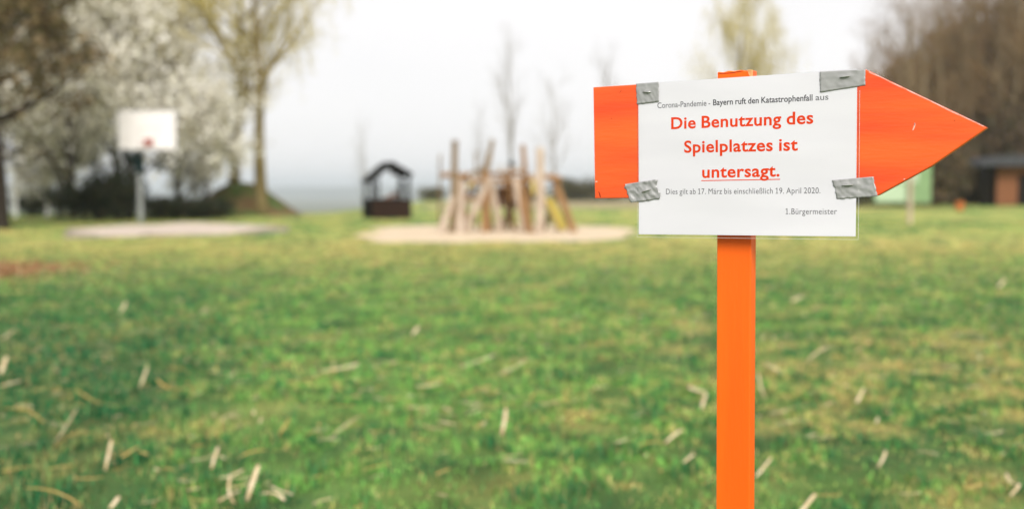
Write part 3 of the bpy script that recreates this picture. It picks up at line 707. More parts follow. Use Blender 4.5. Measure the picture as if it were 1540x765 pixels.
for k in range(5):                                      # plank back wall hanging under the platform
    a, b = cpt(752 + k * 8.4, 283, 1.4), cpt(752 + k * 8.4, 311, 1.4)
    MB().beam(a, b, 0.13, 0.035, up=(0, 1, 0)).build('wall_board', M['rust_wood'], climb)
rp_ = MB()
for k in range(6): rp_.tube([cpt(744 + k * 8, 246 + abs(k - 3) * 2, 0.8), cpt(750 + k * 7, 278, 0.7)], [0.012] * 2, 4)
for k in range(5): rp_.tube([cpt(744, 249 + k * 6.5, 0.8), cpt(788, 247 + k * 6.5, 0.8)], [0.012] * 2, 4)
rp_.build('climbing_net', M['rope'], climb)
rp_ = MB()
for k in range(5): rp_.tube([cpt(697 + k * 8, 262, 0.3), cpt(697 + k * 8, 283 - k, 0.3)], [0.012] * 2, 4)
for k in range(4): rp_.tube([cpt(694, 264 + k * 6, 0.3), cpt(733, 262 + k * 5, 0.3)], [0.012] * 2, 4)
rp_.build('climbing_net', M['rope'], climb)
cap_ = MB(); cap_.tube([cpt(769, 250, 0.75), cpt(769, 247, 0.75), cpt(769, 243, 0.75), cpt(769, 240, 0.75)], [0.07, 0.085, 0.075, 0.03], 10); cap_.build('pole_cap', M['dark_metal'], climb)
log((769, 300), (769, 249), 0.06, 0.055, 'log', 0.75, 0.75)
sl = MB()                                               # yellow chute at the right
a, b = cpt(824, 298, 0.9), cpt(847, 338, 0.5); b.z = 0.05
d = (b - a).normalized(); side = d.cross(Vector((0, 0, 1))).normalized(); nrm = side.cross(d)
prof = [(-0.10, 0.07), (-0.09, 0), (0.09, 0), (0.10, 0.07), (0.12, 0.07), (0.11, -0.03), (-0.11, -0.03), (-0.12, 0.07)]
v = [p + side * q[0] + nrm * q[1] for p in (a, b) for q in prof]; nP = len(prof)
sl.add(v, [(i, (i + 1) % nP, (i + 1) % nP + nP, i + nP) for i in range(nP)] + [tuple(range(nP - 1, -1, -1)), tuple(range(nP, 2 * nP))])
sl.build('slide', M['yellow'], climb)
MB().beam(cpt(801, 268, .8), cpt(803, 292, .8), 0.10, 0.05).build('yellow_rail', M['yellow'], climb)
MB().beam(cpt(702, 282, .2), cpt(711, 275, .2), 0.09, 0.05).build('yellow_rail', M['yellow'], climb)

# ------------------------------------------------------------------ green notice board at the right
pn = gp(1368, 336); YN = pn.y
nb = empty('notice_board', (pn.x, pn.y, 0), 0, 'green and white notice board on one pale post below the arrow tip', 'notice board')
def npt(px, py): return at(px, py, YN) - Vector((pn.x, pn.y, 0))
MB().tube([(0, 0, -0.1), (0, 0, npt(1368, 258).z)], [0.075, 0.075], 10).build('post', M['log_pale'], nb)
a, b = npt(1316, 305), npt(1403, 248)
pan = MB().box((a.x, 0.08, a.z), (b.x, 0.12, b.z)).build('panel', M['green_panel'], nb)
MB().box((a.x + 0.05, 0.068, a.z + 0.05), (a.x + 1.05, 0.078, a.z + 0.62)).build('poster', M['pale_panel'], pan)
MB().box((a.x + 0.05, 0.068, a.z + 0.68), (a.x + 1.45, 0.078, b.z - 0.1)).build('poster', M['pale_panel'], pan)

# ------------------------------------------------------------------ roofed shelter at the right edge
ps = gp(1500, 309.5); YS = ps.y
sh = empty('shelter', (ps.x, YS, gzf(ps.x, YS)), 0, 'rust-brown wooden shelter with a flat dark roof at the right edge', 'shelter')
def spt(px, py, dy=0): return at(px, py, YS + dy) - Vector((ps.x, YS, 0))
z1 = spt(1500, 250).z; z2 = spt(1500, 234).z; xl = spt(1461, 240).x
rof = MB(); n_ = 8
prof = [(xl, z1 - 0.05), (xl + 0.1, z1 + 0.28), (xl + 2.0, z2), (xl + 9.5, z2 + 0.05), (xl + 9.5, z1 + 0.0), (xl + 1.2, z1)]
v = [(x, yy, z) for yy in (-1.2, 3.6) for x, z in prof]; nP = len(prof)
rof.add(v, [(i, i + nP, (i + 1) % nP + nP, (i + 1) % nP) for i in range(nP)] + [tuple(range(nP)), tuple(range(2 * nP - 1, nP - 1, -1))])
rof.build('roof', M['roof_slate'], sh)
xw = spt(1499, 280).x
for k in range(22):
    MB().box((xw + k * 0.22, 0.0, 0.05), (xw + k * 0.22 + 0.205, 0.05, z1 - 0.02)).build('wall_board', M['rust_wood'], sh)
MB().box((xw, 2.6, 0.0), (xw + 4.8, 2.66, z1 - 0.02)).build('back_wall', M['brown_timber'], sh)
MB().box((xw - 0.02, 0.06, 0.0), (xw + 0.06, 2.58, z1 - 0.02)).build('side_wall', M['brown_timber'], sh)
for x in (xl + 0.5, xl + 8.8):
    MB().beam((x, -0.8, 0), (x, -0.8, z1), 0.16, 0.16).build('post', M['black_timber'], sh)
box_part('door', (xw + 1.45, -0.03, 0.05), (xw + 2.4, -0.004, 2.1), M['black_timber'], sh)

# small orange tub by the wood
pt = gp(1443, 317)
tub = empty('orange_tub', (pt.x, pt.y, 0), 0, 'small orange tub standing before the wood left of the shelter', 'tub')
prof = [(0.16, 0.0), (0.20, 0.12), (0.23, 0.34), (0.25, 0.36), (0.25, 0.40), (0.22, 0.40), (0.19, 0.12)]
v = []; f = []; n = 16
for r_, z in prof: v += [(r_ * math.cos(2 * math.pi * k / n), r_ * math.sin(2 * math.pi * k / n), z) for k in range(n)]
for i in range(len(prof) - 1): f += [(i*n+k, i*n+(k+1)%n, (i+1)*n+(k+1)%n, (i+1)*n+k) for k in range(n)]
f += [tuple(range(n - 1, -1, -1)), tuple((len(prof) - 1) * n + k for k in range(n))]
part('pot', mesh('pot', v, f, M['orange_bin'], True), tub)
V, T, C = leaf_cloud([(rs.uniform(-.15, .15), rs.uniform(-.15, .15), rs.uniform(.36, .52)) for _ in range(160)], 0.05, [(2, (0.75, 0.35, 0.12), .2), (2, (0.09, 0.13, 0.04), .3)], 3, 0.02)
part('flowers', fast_mesh('flowers', V, T, M['leaf'], C), tub)

# ------------------------------------------------------------------ grass
def make_grass():
    r = np.random.RandomState(11); P = []; H = []; Wd = []
    def zone(y0, y1, dens, h, w, marg):
        ymid = np.sqrt(r.rand(int(dens * (y1 - y0) * (y1 + y0) * 0.515 * 1.3)) * (y1 ** 2 - y0 ** 2) + y0 ** 2)
        x = (r.rand(len(ymid)) * 2 - 1) * (ymid * 0.53 + marg)
        tuft = fbm(x * 5.5 + 90, ymid * 5.5, 2)
        keep = r.rand(len(x)) < 0.25 + 0.9 * sstep(0.35, 0.65, tuft)
        x, ymid, tuft = x[keep], ymid[keep], tuft[keep]
        P.append(np.stack([x, ymid], 1)); n = len(x)
        H.append(h * r.uniform(0.5, 1.25, n) * (0.35 + 1.3 * tuft)); Wd.append(w * r.uniform(0.7, 1.3, n))
    zone(2.9, 6.0, 7000, 0.036, 0.0042, 0.8)
    zone(6.0, 11.0, 2300, 0.038, 0.0065, 0.8)
    zone(11.0, 20.0, 450, 0.040, 0.013, 1.0)
    zone(20.0, 36.0, 70, 0.045, 0.024, 1.0)
    P = np.concatenate(P); H = np.concatenate(H); Wd = np.concatenate(Wd)
    ok = ~inside(sand_outline, P[:, 0], P[:, 1]) & ~inside(pave_outline, P[:, 0], P[:, 1])
    lt = np.hypot((P[:, 0] + 7.6) / 1.5, (P[:, 1] - 13.8) / 2.0)
    ok &= r.rand(len(P)) < 0.2 + 0.8 * sstep(0.5, 1.2, lt)
    P, H, Wd = P[ok], H[ok], Wd[ok]; n = len(P)
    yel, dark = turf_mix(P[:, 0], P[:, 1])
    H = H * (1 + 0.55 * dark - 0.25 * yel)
    z = gz(P[:, 0], P[:, 1]) - 0.004
    a = r.rand(n) * 2 * np.pi; tilt = r.normal(0, 0.75, n); b = a + r.normal(0, 0.5, n)
    wx, wy = np.cos(a) * Wd / 2, np.sin(a) * Wd / 2
    lx, ly = -np.sin(b) * np.sin(tilt) * H, np.cos(b) * np.sin(tilt) * H; lz = np.cos(tilt) * H
    base = np.stack([P[:, 0], P[:, 1], z], 1); wv = np.stack([wx, wy, 0 * wx], 1)
    mid = base + np.stack([lx * 0.4, ly * 0.4, lz * 0.6], 1); tip = base + np.stack([lx * 1.15, ly * 1.15, lz * 0.95], 1)
    V = np.stack([base - wv, base + wv, mid + wv * 0.8, mid - wv * 0.8, tip], 1).reshape(-1, 3)
    i = np.arange(n) * 5
    T = np.concatenate([np.stack([i, i + 1, i + 2], 1), np.stack([i, i + 2, i + 3], 1), np.stack([i + 3, i + 2, i + 4], 1)])
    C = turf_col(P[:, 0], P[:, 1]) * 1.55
    dry = r.rand(n) < 0.12 + 0.30 * yel
    C[dry] = np.array((0.50, 0.40, 0.17)) * r.uniform(0.6, 1.1, (dry.sum(), 1))
    C = C * (0.35 + 1.5 * r.rand(n, 1) ** 1.4) * (1 + r.normal(0, 0.06, (n, 3)))
    me = fast_mesh('grass', V, T, M['grass'], np.repeat(np.clip(C, 0, 1), 5, 0))
    o = part('grass', me)
    tag(o, 'short meadow grass, green with yellowed tufts', 'grass', kind='stuff')
make_grass()

# ------------------------------------------------------------------ straw
def straw_mesh(A, B, w, bend=0.0):
    """a split, slightly curled stalk between two points"""
    A = Vector(A); B = Vector(B); d = (B - A); L = d.length; d.normalize()
    s = d.cross(Vector((0, 0, 1))); s = s.normalized() if s.length > 1e-4 else Vector((1, 0, 0)); u = s.cross(d)
    c = (A + B) / 2; v = []; f = []; k = 5
    for i in range(k):
        t = i / (k - 1); p = A.lerp(B, t) + u * (bend * L * math.sin(math.pi * t)) + s * (bend * 0.9 * L * math.sin(math.pi * t)); ww = w * (0.92 + 0.16 * math.sin(math.pi * t)) / 2
        for q in ((-1, 0.15), (0, -0.25), (1, 0.15), (0, 0.45)): v.append(p + s * (q[0] * ww) + u * (q[1] * ww) - c)
    for i in range(k - 1):
        for j in range(4): f.append((i*4+j, i*4+(j+1)%4, i*4+4+(j+1)%4, i*4+4+j))
    f += [(3, 2, 1, 0), tuple((k-1)*4+j for j in range(4))]
    return v, f, c
# end points in photo pixels, width in pixels, tone (0 pale, 1 gold)
ST = [((158, 698), (168, 662), 10, 0), ((38, 733), (120, 748), 9, 1), ((371, 742), (389, 699), 14, 0), ((328, 754), (362, 738), 9, 0), ((352, 746), (346, 716), 8, 0),
      ((332, 719), (366, 707), 10, 0), ((392, 741), (428, 750), 12, 0), ((406, 728), (440, 741), 9, 0), ((754, 650), (761, 617), 11, 0), ((495, 654), (540, 628), 8, 0),
      ((78, 664), (142, 648), 8, 1), ((2, 612), (66, 626), 8, 1), ((0, 708), (50, 699), 7, 1), ((82, 655), (116, 612), 9, 0), ((0, 582), (32, 574), 10, 0),
      ((0, 505), (24, 494), 10, 0), ((0, 560), (10, 538), 12, 0), ((70, 706), (112, 700), 8, 1), ((184, 688), (210, 672), 9, 1), ((318, 697), (328, 674), 9, 0),
      ((364, 686), (400, 678), 9, 1), ((166, 765), (176, 750), 11, 0), ((484, 553), (540, 548), 12, 0), ((432, 572), (500, 564), 8, 1), ((626, 583), (664, 578), 10, 0),
      ((690, 588), (738, 580), 8, 1), ((692, 546), (744, 534), 9, 0), ((750, 558), (788, 545), 8, 0), ((1000, 659), (1026, 647), 10, 0), ((960, 672), (1000, 669), 8, 1),
      ((1136, 709), (1160, 690), 10, 0), ((1200, 762), (1226, 741), 11, 0), ((1320, 696), (1332, 680), 9, 0), ((1378, 682), (1412, 687), 7, 0), ((1514, 712), (1528, 728), 9, 0),
      ((1526, 728), (1520, 744), 9, 0), ((1055, 606), (1062, 590), 9, 0), ((1028, 698), (1044, 686), 9, 0), ((236, 572), (274, 580), 10, 1), ((116, 586), (200, 600), 7, 1),
      ((300, 466), (312, 460), 9, 0), ((180, 466), (190, 454), 9, 0), ((418, 648), (436, 630), 8, 1), ((656, 714), (676, 706), 8, 1), ((462, 655), (474, 650), 8, 1),
      ((1140, 560), (1150, 590), 8, 0), ((1150, 548), (1176, 556), 10, 0), ((1214, 536), (1246, 520), 8, 0), ((1190, 450), (1206, 446), 12, 0), ((1500, 428), (1512, 420), 10, 0),
      ((1288, 600), (1300, 586), 9, 0), ((926, 668), (944, 662), 9, 0), ((210, 578), (222, 552), 9, 0), ((620, 498), (630, 490), 10, 0), ((1036, 578), (1060, 586), 14, 0)]
uniq = {0: 'pale straw stub standing up alone near the lower left corner', 1: 'long golden straw lying flat in the lower left corner', 2: 'thick pale straw standing up out of the pile at the lower left',
        8: 'single upright pale straw in the lawn left of the post', 9: 'slanting pale straw between the straw pile and the lone upright straw', 10: 'long golden straw among the dark grass at the left edge',
        31: 'curved pale straw at the bottom right of the orange post', 30: 'pale straw sticking out from behind the post foot on its right', 32: 'small pale straw to the right of the post, low down',
        34: 'curled pale straw in the lower right corner, upper half', 35: 'curled pale straw in the lower right corner, lower half', 28: 'pale straw slanting just left of the post, lower part', 54: 'pinkish pale flat straw scrap just left of the post'}
zones = [(0, 130, 'at the left lawn edge'), (130, 330, 'below the basketball hoop'), (330, 520, 'around the straw pile'), (520, 1078, 'between straw pile and post'), (1078, 1540, 'right of the post')]
count = {}
auto = {}
for k in sorted(range(len(ST)), key=lambda q: min(ST[q][0][1], ST[q][1][1])):
    if k in uniq: continue
    zn = next(z for z in zones if z[0] <= ST[k][0][0] < z[1]); count[zn] = count.get(zn, 0) + 1
    auto[k] = '%s straw %s, %s of its kind from the top' % ('golden' if ST[k][3] else 'pale', zn[2], order[count[zn] - 1])
for k, (p0, p1, w, tone) in enumerate(ST):
    if p1[1] > p0[1]: lo, hi = p1, p0
    else: lo, hi = p0, p1
    A = gp(*lo, 0.046); A.z += 0.0
    B = gp(*hi, 0.046); um = A.y / FPX
    if (B - A).length > 0.17:
        B = at(hi[0], hi[1], A.y + 0.05); A.z = 0.02
    zz = gzf(A.x, A.y); A.z += zz; B.z += zz
    v, f, c = straw_mesh(A, B, max(0.004, (w - 3.2) * um * rs.uniform(0.75, 1.0)), rs.uniform(-.12, .16))
    o = part('straw', mesh('straw', v, f, M['straw_gold' if tone else 'straw'], True), None, c)
    tag(o, uniq.get(k) or auto[k], 'straw', 'loose straws on the lawn')
vv, ff = [], []
for k in range(5200):
    y = math.sqrt(rs.uniform(3.0 ** 2, 15.0 ** 2)); x = rs.uniform(-1, 1) * (y * 0.53 + 0.6)
    if rs.random() > 0.35 + 0.65 * float(sstep(0.4, 0.65, fbm(np.array(x * .8 + 5), np.array(y * .8), 2))) + (0.8 if x < -0.9 and y < 8 else 0): continue
    a = rs.gauss(0, 0.6); L = 0.015 + 0.10 * rs.random() ** 1.8; zz = gzf(x, y) + rs.uniform(0.03, 0.052)
    v, f, c = straw_mesh((x, y, zz), (x + L * math.cos(a), y + L * math.sin(a), zz + rs.uniform(-.01, .02)), rs.uniform(0.004, 0.011), rs.uniform(-.12, .12))
    n0 = len(vv); vv += [p + c for p in v]; ff += [tuple(i + n0 for i in q) for q in f]
tag(part('straw_litter', mesh('straw_litter', vv, ff, [M['straw'], M['straw_gold']], midx=np.repeat(np.random.RandomState(3).rand(len(ff) // 18) < 0.5, 18).astype(int))), 'fine dry stalk litter strewn through the grass', 'litter', kind='stuff')
# old brown leaves on the bare patch at the left
r_ = np.random.RandomState(5); n = 1500
lp = np.stack([-7.6 + r_.normal(0, 0.8, n), 13.6 + r_.normal(0, 0.9, n), 0.02 + r_.rand(n) * 0.03], 1)
V, T, C = leaf_cloud(lp, 0.035, [(3, (0.34, 0.17, 0.08), .3), (2, (0.48, 0.32, 0.16), .3), (1, (0.2, 0.1, 0.05), .3)], 8, 0.005)
tag(part('leaf_litter', fast_mesh('leaf_litter', V, T, M['leaf'], C)), 'old brown leaves on the bare patch at the left', 'litter', kind='stuff')

# ------------------------------------------------------------------ the arrow sign
YAW, ROLL, TILT = rad(-29.26), rad(-0.746), rad(0.19)
SR = Matrix.Rotation(YAW, 3, 'Z') @ Matrix.Rotation(TILT, 3, 'X') @ Matrix.Rotation(ROLL, 3, 'Y')
SO = Vector((0.30956, 1.34672, 1.19246))
def L(x, d, z): return SR @ Vector((x / 1000, d / 1000, z / 1000)) + SO       # millimetres in the board's plane
foot = L(-18, 32, 0); foot = Vector((foot.x + 0.006, foot.y, gzf(foot.x, foot.y)))
sign = empty('signpost', foot, 0, 'orange wooden arrow sign on an orange post, pointing right', 'signpost')
def rounded(outline, d0, d1, bev):
    """prism of a board outline with a small bevel round the front edge"""
    n = len(outline); c = (sum(p[0] for p in outline) / n, sum(p[1] for p in outline) / n)
    def inset(b):
        o = []
        for i in range(n):
            a, p, q = outline[i - 1], outline[i], outline[(i + 1) % n]
            e1 = Vector((p[0] - a[0], p[1] - a[1])).normalized(); e2 = Vector((q[0] - p[0], q[1] - p[1])).normalized()
            n1 = Vector((-e1.y, e1.x)); n2 = Vector((-e2.y, e2.x)); m_ = (n1 + n2); m_ = m_ / max(0.3, m_.dot(n1))
            o.append((p[0] + m_.x * b, p[1] + m_.y * b))
        return o
    rings = [(inset(bev), d0), (inset(bev * .3), d0 + bev * .3), (outline, d0 + bev), (outline, d1)]
    v = []; f = []
    for o, d in rings: v += [L(x, d, z) for x, z in o]
    for r in range(3): f += [(r*n+i, (r+1)*n+i, (r+1)*n+(i+1)%n, r*n+(i+1)%n) for i in range(n)]
    f += [tuple(range(n)), tuple(3*n + i for i in range(n - 1, -1, -1))]
    return v, f
ol = [(-217.3, -53.4), (0, -53.2), (174.3, -53.2), (236, -18.2), (298.8, 26.8), (232, 64.2), (158.8, 105.6), (0, 106.2), (-218.7, 107.0)]
# outline runs counter-clockwise in x,z
v, f = rounded(ol, 0.0, 17.0, 1.1)
bo = MB().add(v, f).build('arrow_board', M['board'], sign, foot)
# post: 48 x 24 mm, its top weathered and uneven
zt = [118.5, 117.2, 118.8, 117.6, 118.6, 117.0, 117.8]
nx = len(zt); v = []; f = []
zb = -1190.0
def pxl(z): return -39.5 + (z - 118) * 0.0033                # the post leans a touch against the board
for d in (18.0, 43.0):
    for lvl in range(2):
        for i in range(nx):
            z = (zt[i] + (0.8 if d > 20 else 0)) if lvl else zb
            v.append(L(pxl(z) + 48.0 * i / (nx - 1), d, z))
def q4(a, b, c, d): f.append((a, b, c, d))
for i in range(nx - 1):
    q4(i, i + 1, nx + i + 1, nx + i); o2 = 2 * nx
    q4(o2 + i + 1, o2 + i, o2 + nx + i, o2 + nx + i + 1)
    q4(nx + i, nx + i + 1, o2 + nx + i + 1, o2 + nx + i)
q4(0, nx, 3 * nx, 2 * nx); q4(nx - 1, 3 * nx - 1, 4 * nx - 1, 2 * nx - 1)
po = MB().add(v, f).build('post', M['post'], sign, foot)
bv = po.modifiers.new('bevel', 'BEVEL'); bv.width = 0.0016; bv.segments = 2; bv.limit_method = 'ANGLE'; bv.angle_limit = rad(50)
# bare split wood at the top right corner of the post
MB().add([L(2.0, 17.2, 117.9), L(8.6, 17.0, 116.8), L(8.2, 17.2, 107.2), L(4.8, 17.3, 110.5), L(2.0, 19.5, 118.6), L(9.3, 19.5, 117.8), L(9.0, 19.5, 107), L(4.8, 19.5, 110.5)],
         [(3, 2, 1, 0), (0, 1, 5, 4), (1, 2, 6, 5), (2, 3, 7, 6), (3, 0, 4, 7)]).build('split_wood', M['rawwood'], po, foot)
MB().add([L(-38, 17.6, 116.2), L(-20, 17.6, 115.9), L(-4, 17.6, 117.4), L(-4, 17.6, 116.6), L(-20, 17.6, 114.9), L(-38, 17.6, 115.4)], [(5, 4, 1, 0), (4, 3, 2, 1)]).build('crack', M['dark'], po, foot)
# dents, nails and paint chips of the board
def blot(pts, m, name, d=-0.15): 
    n = len(pts); MB().add([L(x, d, z) for x, z in pts] + [L(x, 0.3, z) for x, z in pts], [tuple(range(n))] + [(i, i + n, (i + 1) % n + n, (i + 1) % n) for i in range(n)]).build(name, m, bo, foot)
blot([(-209.2, -51.5), (-207.6, -51.8), (-208.8, -47.5), (-210.6, -43.6), (-211.4, -43.8), (-210.2, -47.5)], M['dark'], 'crack')
blot([(-217.0, -29.6), (-213.2, -29.9), (-212.6, -28.6), (-214.8, -28.2)], M['chip'], 'paint_chip')
blot([(-178.5, 94.8), (-177.4, 96), (-174.2, 99.6), (-174.9, 99.8)], M['dark'], 'scratch')
blot([(214.6, 27.0), (216.0, 27.6), (217.4, 31.0), (218.4, 34.4), (217.2, 34.8), (216.0, 31.2)], M['chip'], 'paint_chip')
blot([(216.6, 32.6), (217.6, 32.8), (217.9, 36.0), (217.1, 36.2)], M['staple'], 'nail')
blot([(205.2, -33.8), (206.6, -33.4), (206.9, -32.2), (205.4, -32.4)], M['chip'], 'paint_chip')
blot([(262.0, 36.0), (262.8, 36.0), (262.9, 37.2), (262.2, 37.2)], M['dark'], 'nail')
blot([(-190.4, 60.2), (-189.6, 60.0), (-189.4, 61.0), (-190.2, 61.2)], M['dark'], 'nail')
# painted highlight: thin pinkish strip where the upper arrow edge catches the light
M['edge'] = mat('edge_highlight', (0.90, 0.42, 0.36), (0.93, 0.25, 0.16), 90, 0.6)
nE = 22; ev = []; ef = []
re_ = random.Random(2)
for i in range(nE):
    t = i / (nE - 1); x = 163 + (295 - 163) * t; z = 105.6 + (26.8 - 105.6) * (x - 158.8) / (298.8 - 158.8)
    w_ = 1.0 + re_.uniform(-.35, .45)
    ev += [L(x, 1.3, z + 0.12), L(x - 0.25 * w_, 0.2 - .12, z - 0.42 * w_), L(x - 0.5 * w_, -0.12, z - 1.0 * w_)]
for i in range(nE - 1):
    for k in range(2): ef.append((i*3+k, i*3+k+1, i*3+3+k+1, i*3+3+k))
MB().add(ev, ef).build('edge_highlight', M['edge'], bo, foot)

# ------------------------------------------------------------------ laminated notice
def wave(x, z):                                             # the sheet bulges a little, in millimetres
    a = 1.5 * math.sin((x + 150) / 300 * math.pi) * math.exp(-((z - 20) / 90) ** 2) * 0.5 + 0.35 * math.sin(z / 11.0 + x / 70.0) * math.sin((x + 150) / 300 * math.pi)
    hang = max(0.0, -53 - z) / 55
    return -(0.25 + a + hang * (1.6 * math.sin(x / 46.0) + 1.6) * 0.9)
nloc = L(0, -1, -105)
notice = empty('notice', nloc, 0, 'laminated white notice with red lettering taped onto the orange arrow sign', 'notice')
def curved(x0, x1, z0, z1, dd, nx=34, nz=26):
    v = []; f = []
    for j in range(nz + 1):
        for i in range(nx + 1):
            x = x0 + (x1 - x0) * i / nx; z = z0 + (z1 - z0) * j / nz; v.append(L(x, wave(x, z) + dd, z))
    for j in range(nz):
        for i in range(nx):
            a = j * (nx + 1) + i; f.append((a, a + 1, a + nx + 2, a + nx + 1))
    return v, f
v, f = curved(-148.5, 148.5, -105, 107.0, -0.30)
sheet_o = part('sheet', mesh('sheet', [p - nloc for p in v], f, M['paper'], True), notice)
v, f = curved(-150.4, 152.0, -109.0, 107.9, -0.62)
nv = len(v); v2, f2 = curved(-150.4, 152.0, -109.0, 107.9, -0.22)
nxx, nzz = 34, 26; idx = [i for i in range(nxx + 1)] + [j * (nxx + 1) + nxx for j in range(1, nzz + 1)] + [nzz * (nxx + 1) + i for i in range(nxx - 1, -1, -1)] + [j * (nxx + 1) for j in range(nzz - 1, 0, -1)]
rimf = [(idx[i], idx[i] + nv, idx[(i + 1) % len(idx)] + nv, idx[(i + 1) % len(idx)]) for i in range(len(idx))]
part('laminate_film', mesh('laminate_film', [p - nloc for p in v + v2], f + [tuple(q + nv for q in reversed(p)) for p in f2] + rimf, M['film'], True), notice)
# milky cut edge of the film, right and below
ed = []
def strip(x0, x1, z0, z1):
    v = []; f = []; n = 30
    for i in range(n + 1):
        t = i / n
        for s in (0, 1):
            if x1 - x0 > z1 - z0: x = x0 + (x1 - x0) * t; z = (z0, z1)[s]
            else: x = (x0, x1)[s]; z = z0 + (z1 - z0) * t
            v.append(L(x, wave(x, z) - 0.70, z))
    for i in range(n): f.append((i*2, i*2+1, i*2+3, i*2+2))
    return v, f
eb = MB()
eb.add(*strip(151.65, 152.0, -109.0, 80.0)); eb.add(*strip(-150.4, 151.6, -109.0, -108.7)); eb.add(*strip(-150.4, -150.15, -108.6, -62))
M['film_edge'] = mat('film_edge', (0.72, 0.74, 0.70), rough=0.35)
eb.build('film_edge', M['film_edge'], notice, nloc)

_dg = bpy.context.evaluated_depsgraph_get()
def text_raw(body, off=0.0, sp=1.0):
    cu = bpy.data.curves.new('lettering', 'FONT'); cu.body = body; cu.offset = off; cu.resolution_u = 4; cu.space_character = sp; cu.space_word = 0.8
    o = bpy.data.objects.new('lettering', cu); COL.objects.link(o); bpy.context.view_layer.update()
    me = bpy.data.meshes.new_from_object(o.evaluated_get(bpy.context.evaluated_depsgraph_get()))
    V = [p.co.copy() for p in me.vertices]; F = [tuple(p.vertices) for p in me.polygons]
    bpy.data.objects.remove(o); bpy.data.curves.remove(cu); bpy.data.meshes.remove(me)
    return V, F
CAPH = max(p.y for p in text_raw('D')[0])
def line(name, body, x0, z0, x1, z1, cap, m, bold, sp=1.0):
    """one printed line: left/right ends of the baseline and the capital height, in millimetres"""
    V, F = text_raw(body, bold, sp)
    for i, ch in enumerate(body):                            # the figure one gets its little flag
        if ch == '1':
            A = text_raw(body[:i + 1], bold, sp)[0]; xr = max(p.x for p in A)
            pre = text_raw('1', bold, sp)[0]; w1_ = max(p.x for p in pre) - min(p.x for p in pre)
            n0 = len(V); h = CAPH; t = w1_
            V += [Vector((xr - t, h * 0.99, 0)), Vector((xr - t * 0.2, h * 0.99, 0)), Vector((xr - t, h * 0.82, 0)), Vector((xr - t - h * 0.22, h * 0.76, 0)), Vector((xr - t - h * 0.22, h * 0.86, 0))]
            F += [(n0, n0 + 4, n0 + 3, n0 + 2)]
            V += [Vector((xr - t - h * .2, 0, 0)), Vector((xr - t, 0, 0)), Vector((xr - t, h * 0.1, 0)), Vector((xr - t - h * .2, h * 0.1, 0)), Vector((xr, 0, 0)), Vector((xr + h * .17, 0, 0)), Vector((xr + h * .17, h * .1, 0)), Vector((xr, h * .1, 0))]
            F += [(n0 + 5, n0 + 6, n0 + 7, n0 + 8), (n0 + 9, n0 + 10, n0 + 11, n0 + 12)]
    a = min(p.x for p in V); b = max(p.x for p in V); o = []
    for p in V:
        t = (p.x - a) / (b - a); x = x0 + (x1 - x0) * t; z = z0 + (z1 - z0) * t + p.y / CAPH * cap
        o.append(L(x, wave(x, z) - 0.42, z) - nloc)
    return part(name, mesh(name, o, F, m), sheet_o)
line('lettering', 'Corona-Pandemie - ', -119.9, 71.6, -43.5, 71.2, 7.6, M['grey_ink'], 0.006, 1.02)
line('lettering', 'Bayern ruft den Katastrophenfall', -39.5, 71.3, 93.2, 70.4, 7.7, M['dark_ink'], 0.015, 1.02)
line('lettering', 'aus', 97.0, 70.4, 113.2, 70.4, 7.6, M['grey_ink'], 0.006, 1.02)
line('lettering', 'Die Benutzung des', -99.6, 41.9, 94.3, 41.0, 15.6, M['red_ink'], 0.022, 1.05)
line('lettering', 'Spielplatzes ist', -80.8, 8.8, 74.8, 6.9, 15.6, M['red_ink'], 0.022, 1.05)
line('lettering', 'untersagt.', -55.0, -26.4, 51.0, -26.4, 15.6, M['red_ink'], 0.022, 1.05)
v, f = strip(-56.3, 51.6, -31.1, -29.9)
part('underline', mesh('underline', [p + SR @ Vector((0, 0.00028, 0)) - nloc for p in v], f, M['red_ink']), sheet_o)
line('lettering', 'Dies gilt ab 17. März bis einschließlich 19. April 2020.', -107.5, -48.6, 103.9, -49.6, 7.6, M['grey_ink'], 0.0, 1.06)
line('lettering', '1.Bürgermeister', 59.4, -76.6, 125.0, -76.6, 7.6, M['grey_ink'], 0.0, 1.06)

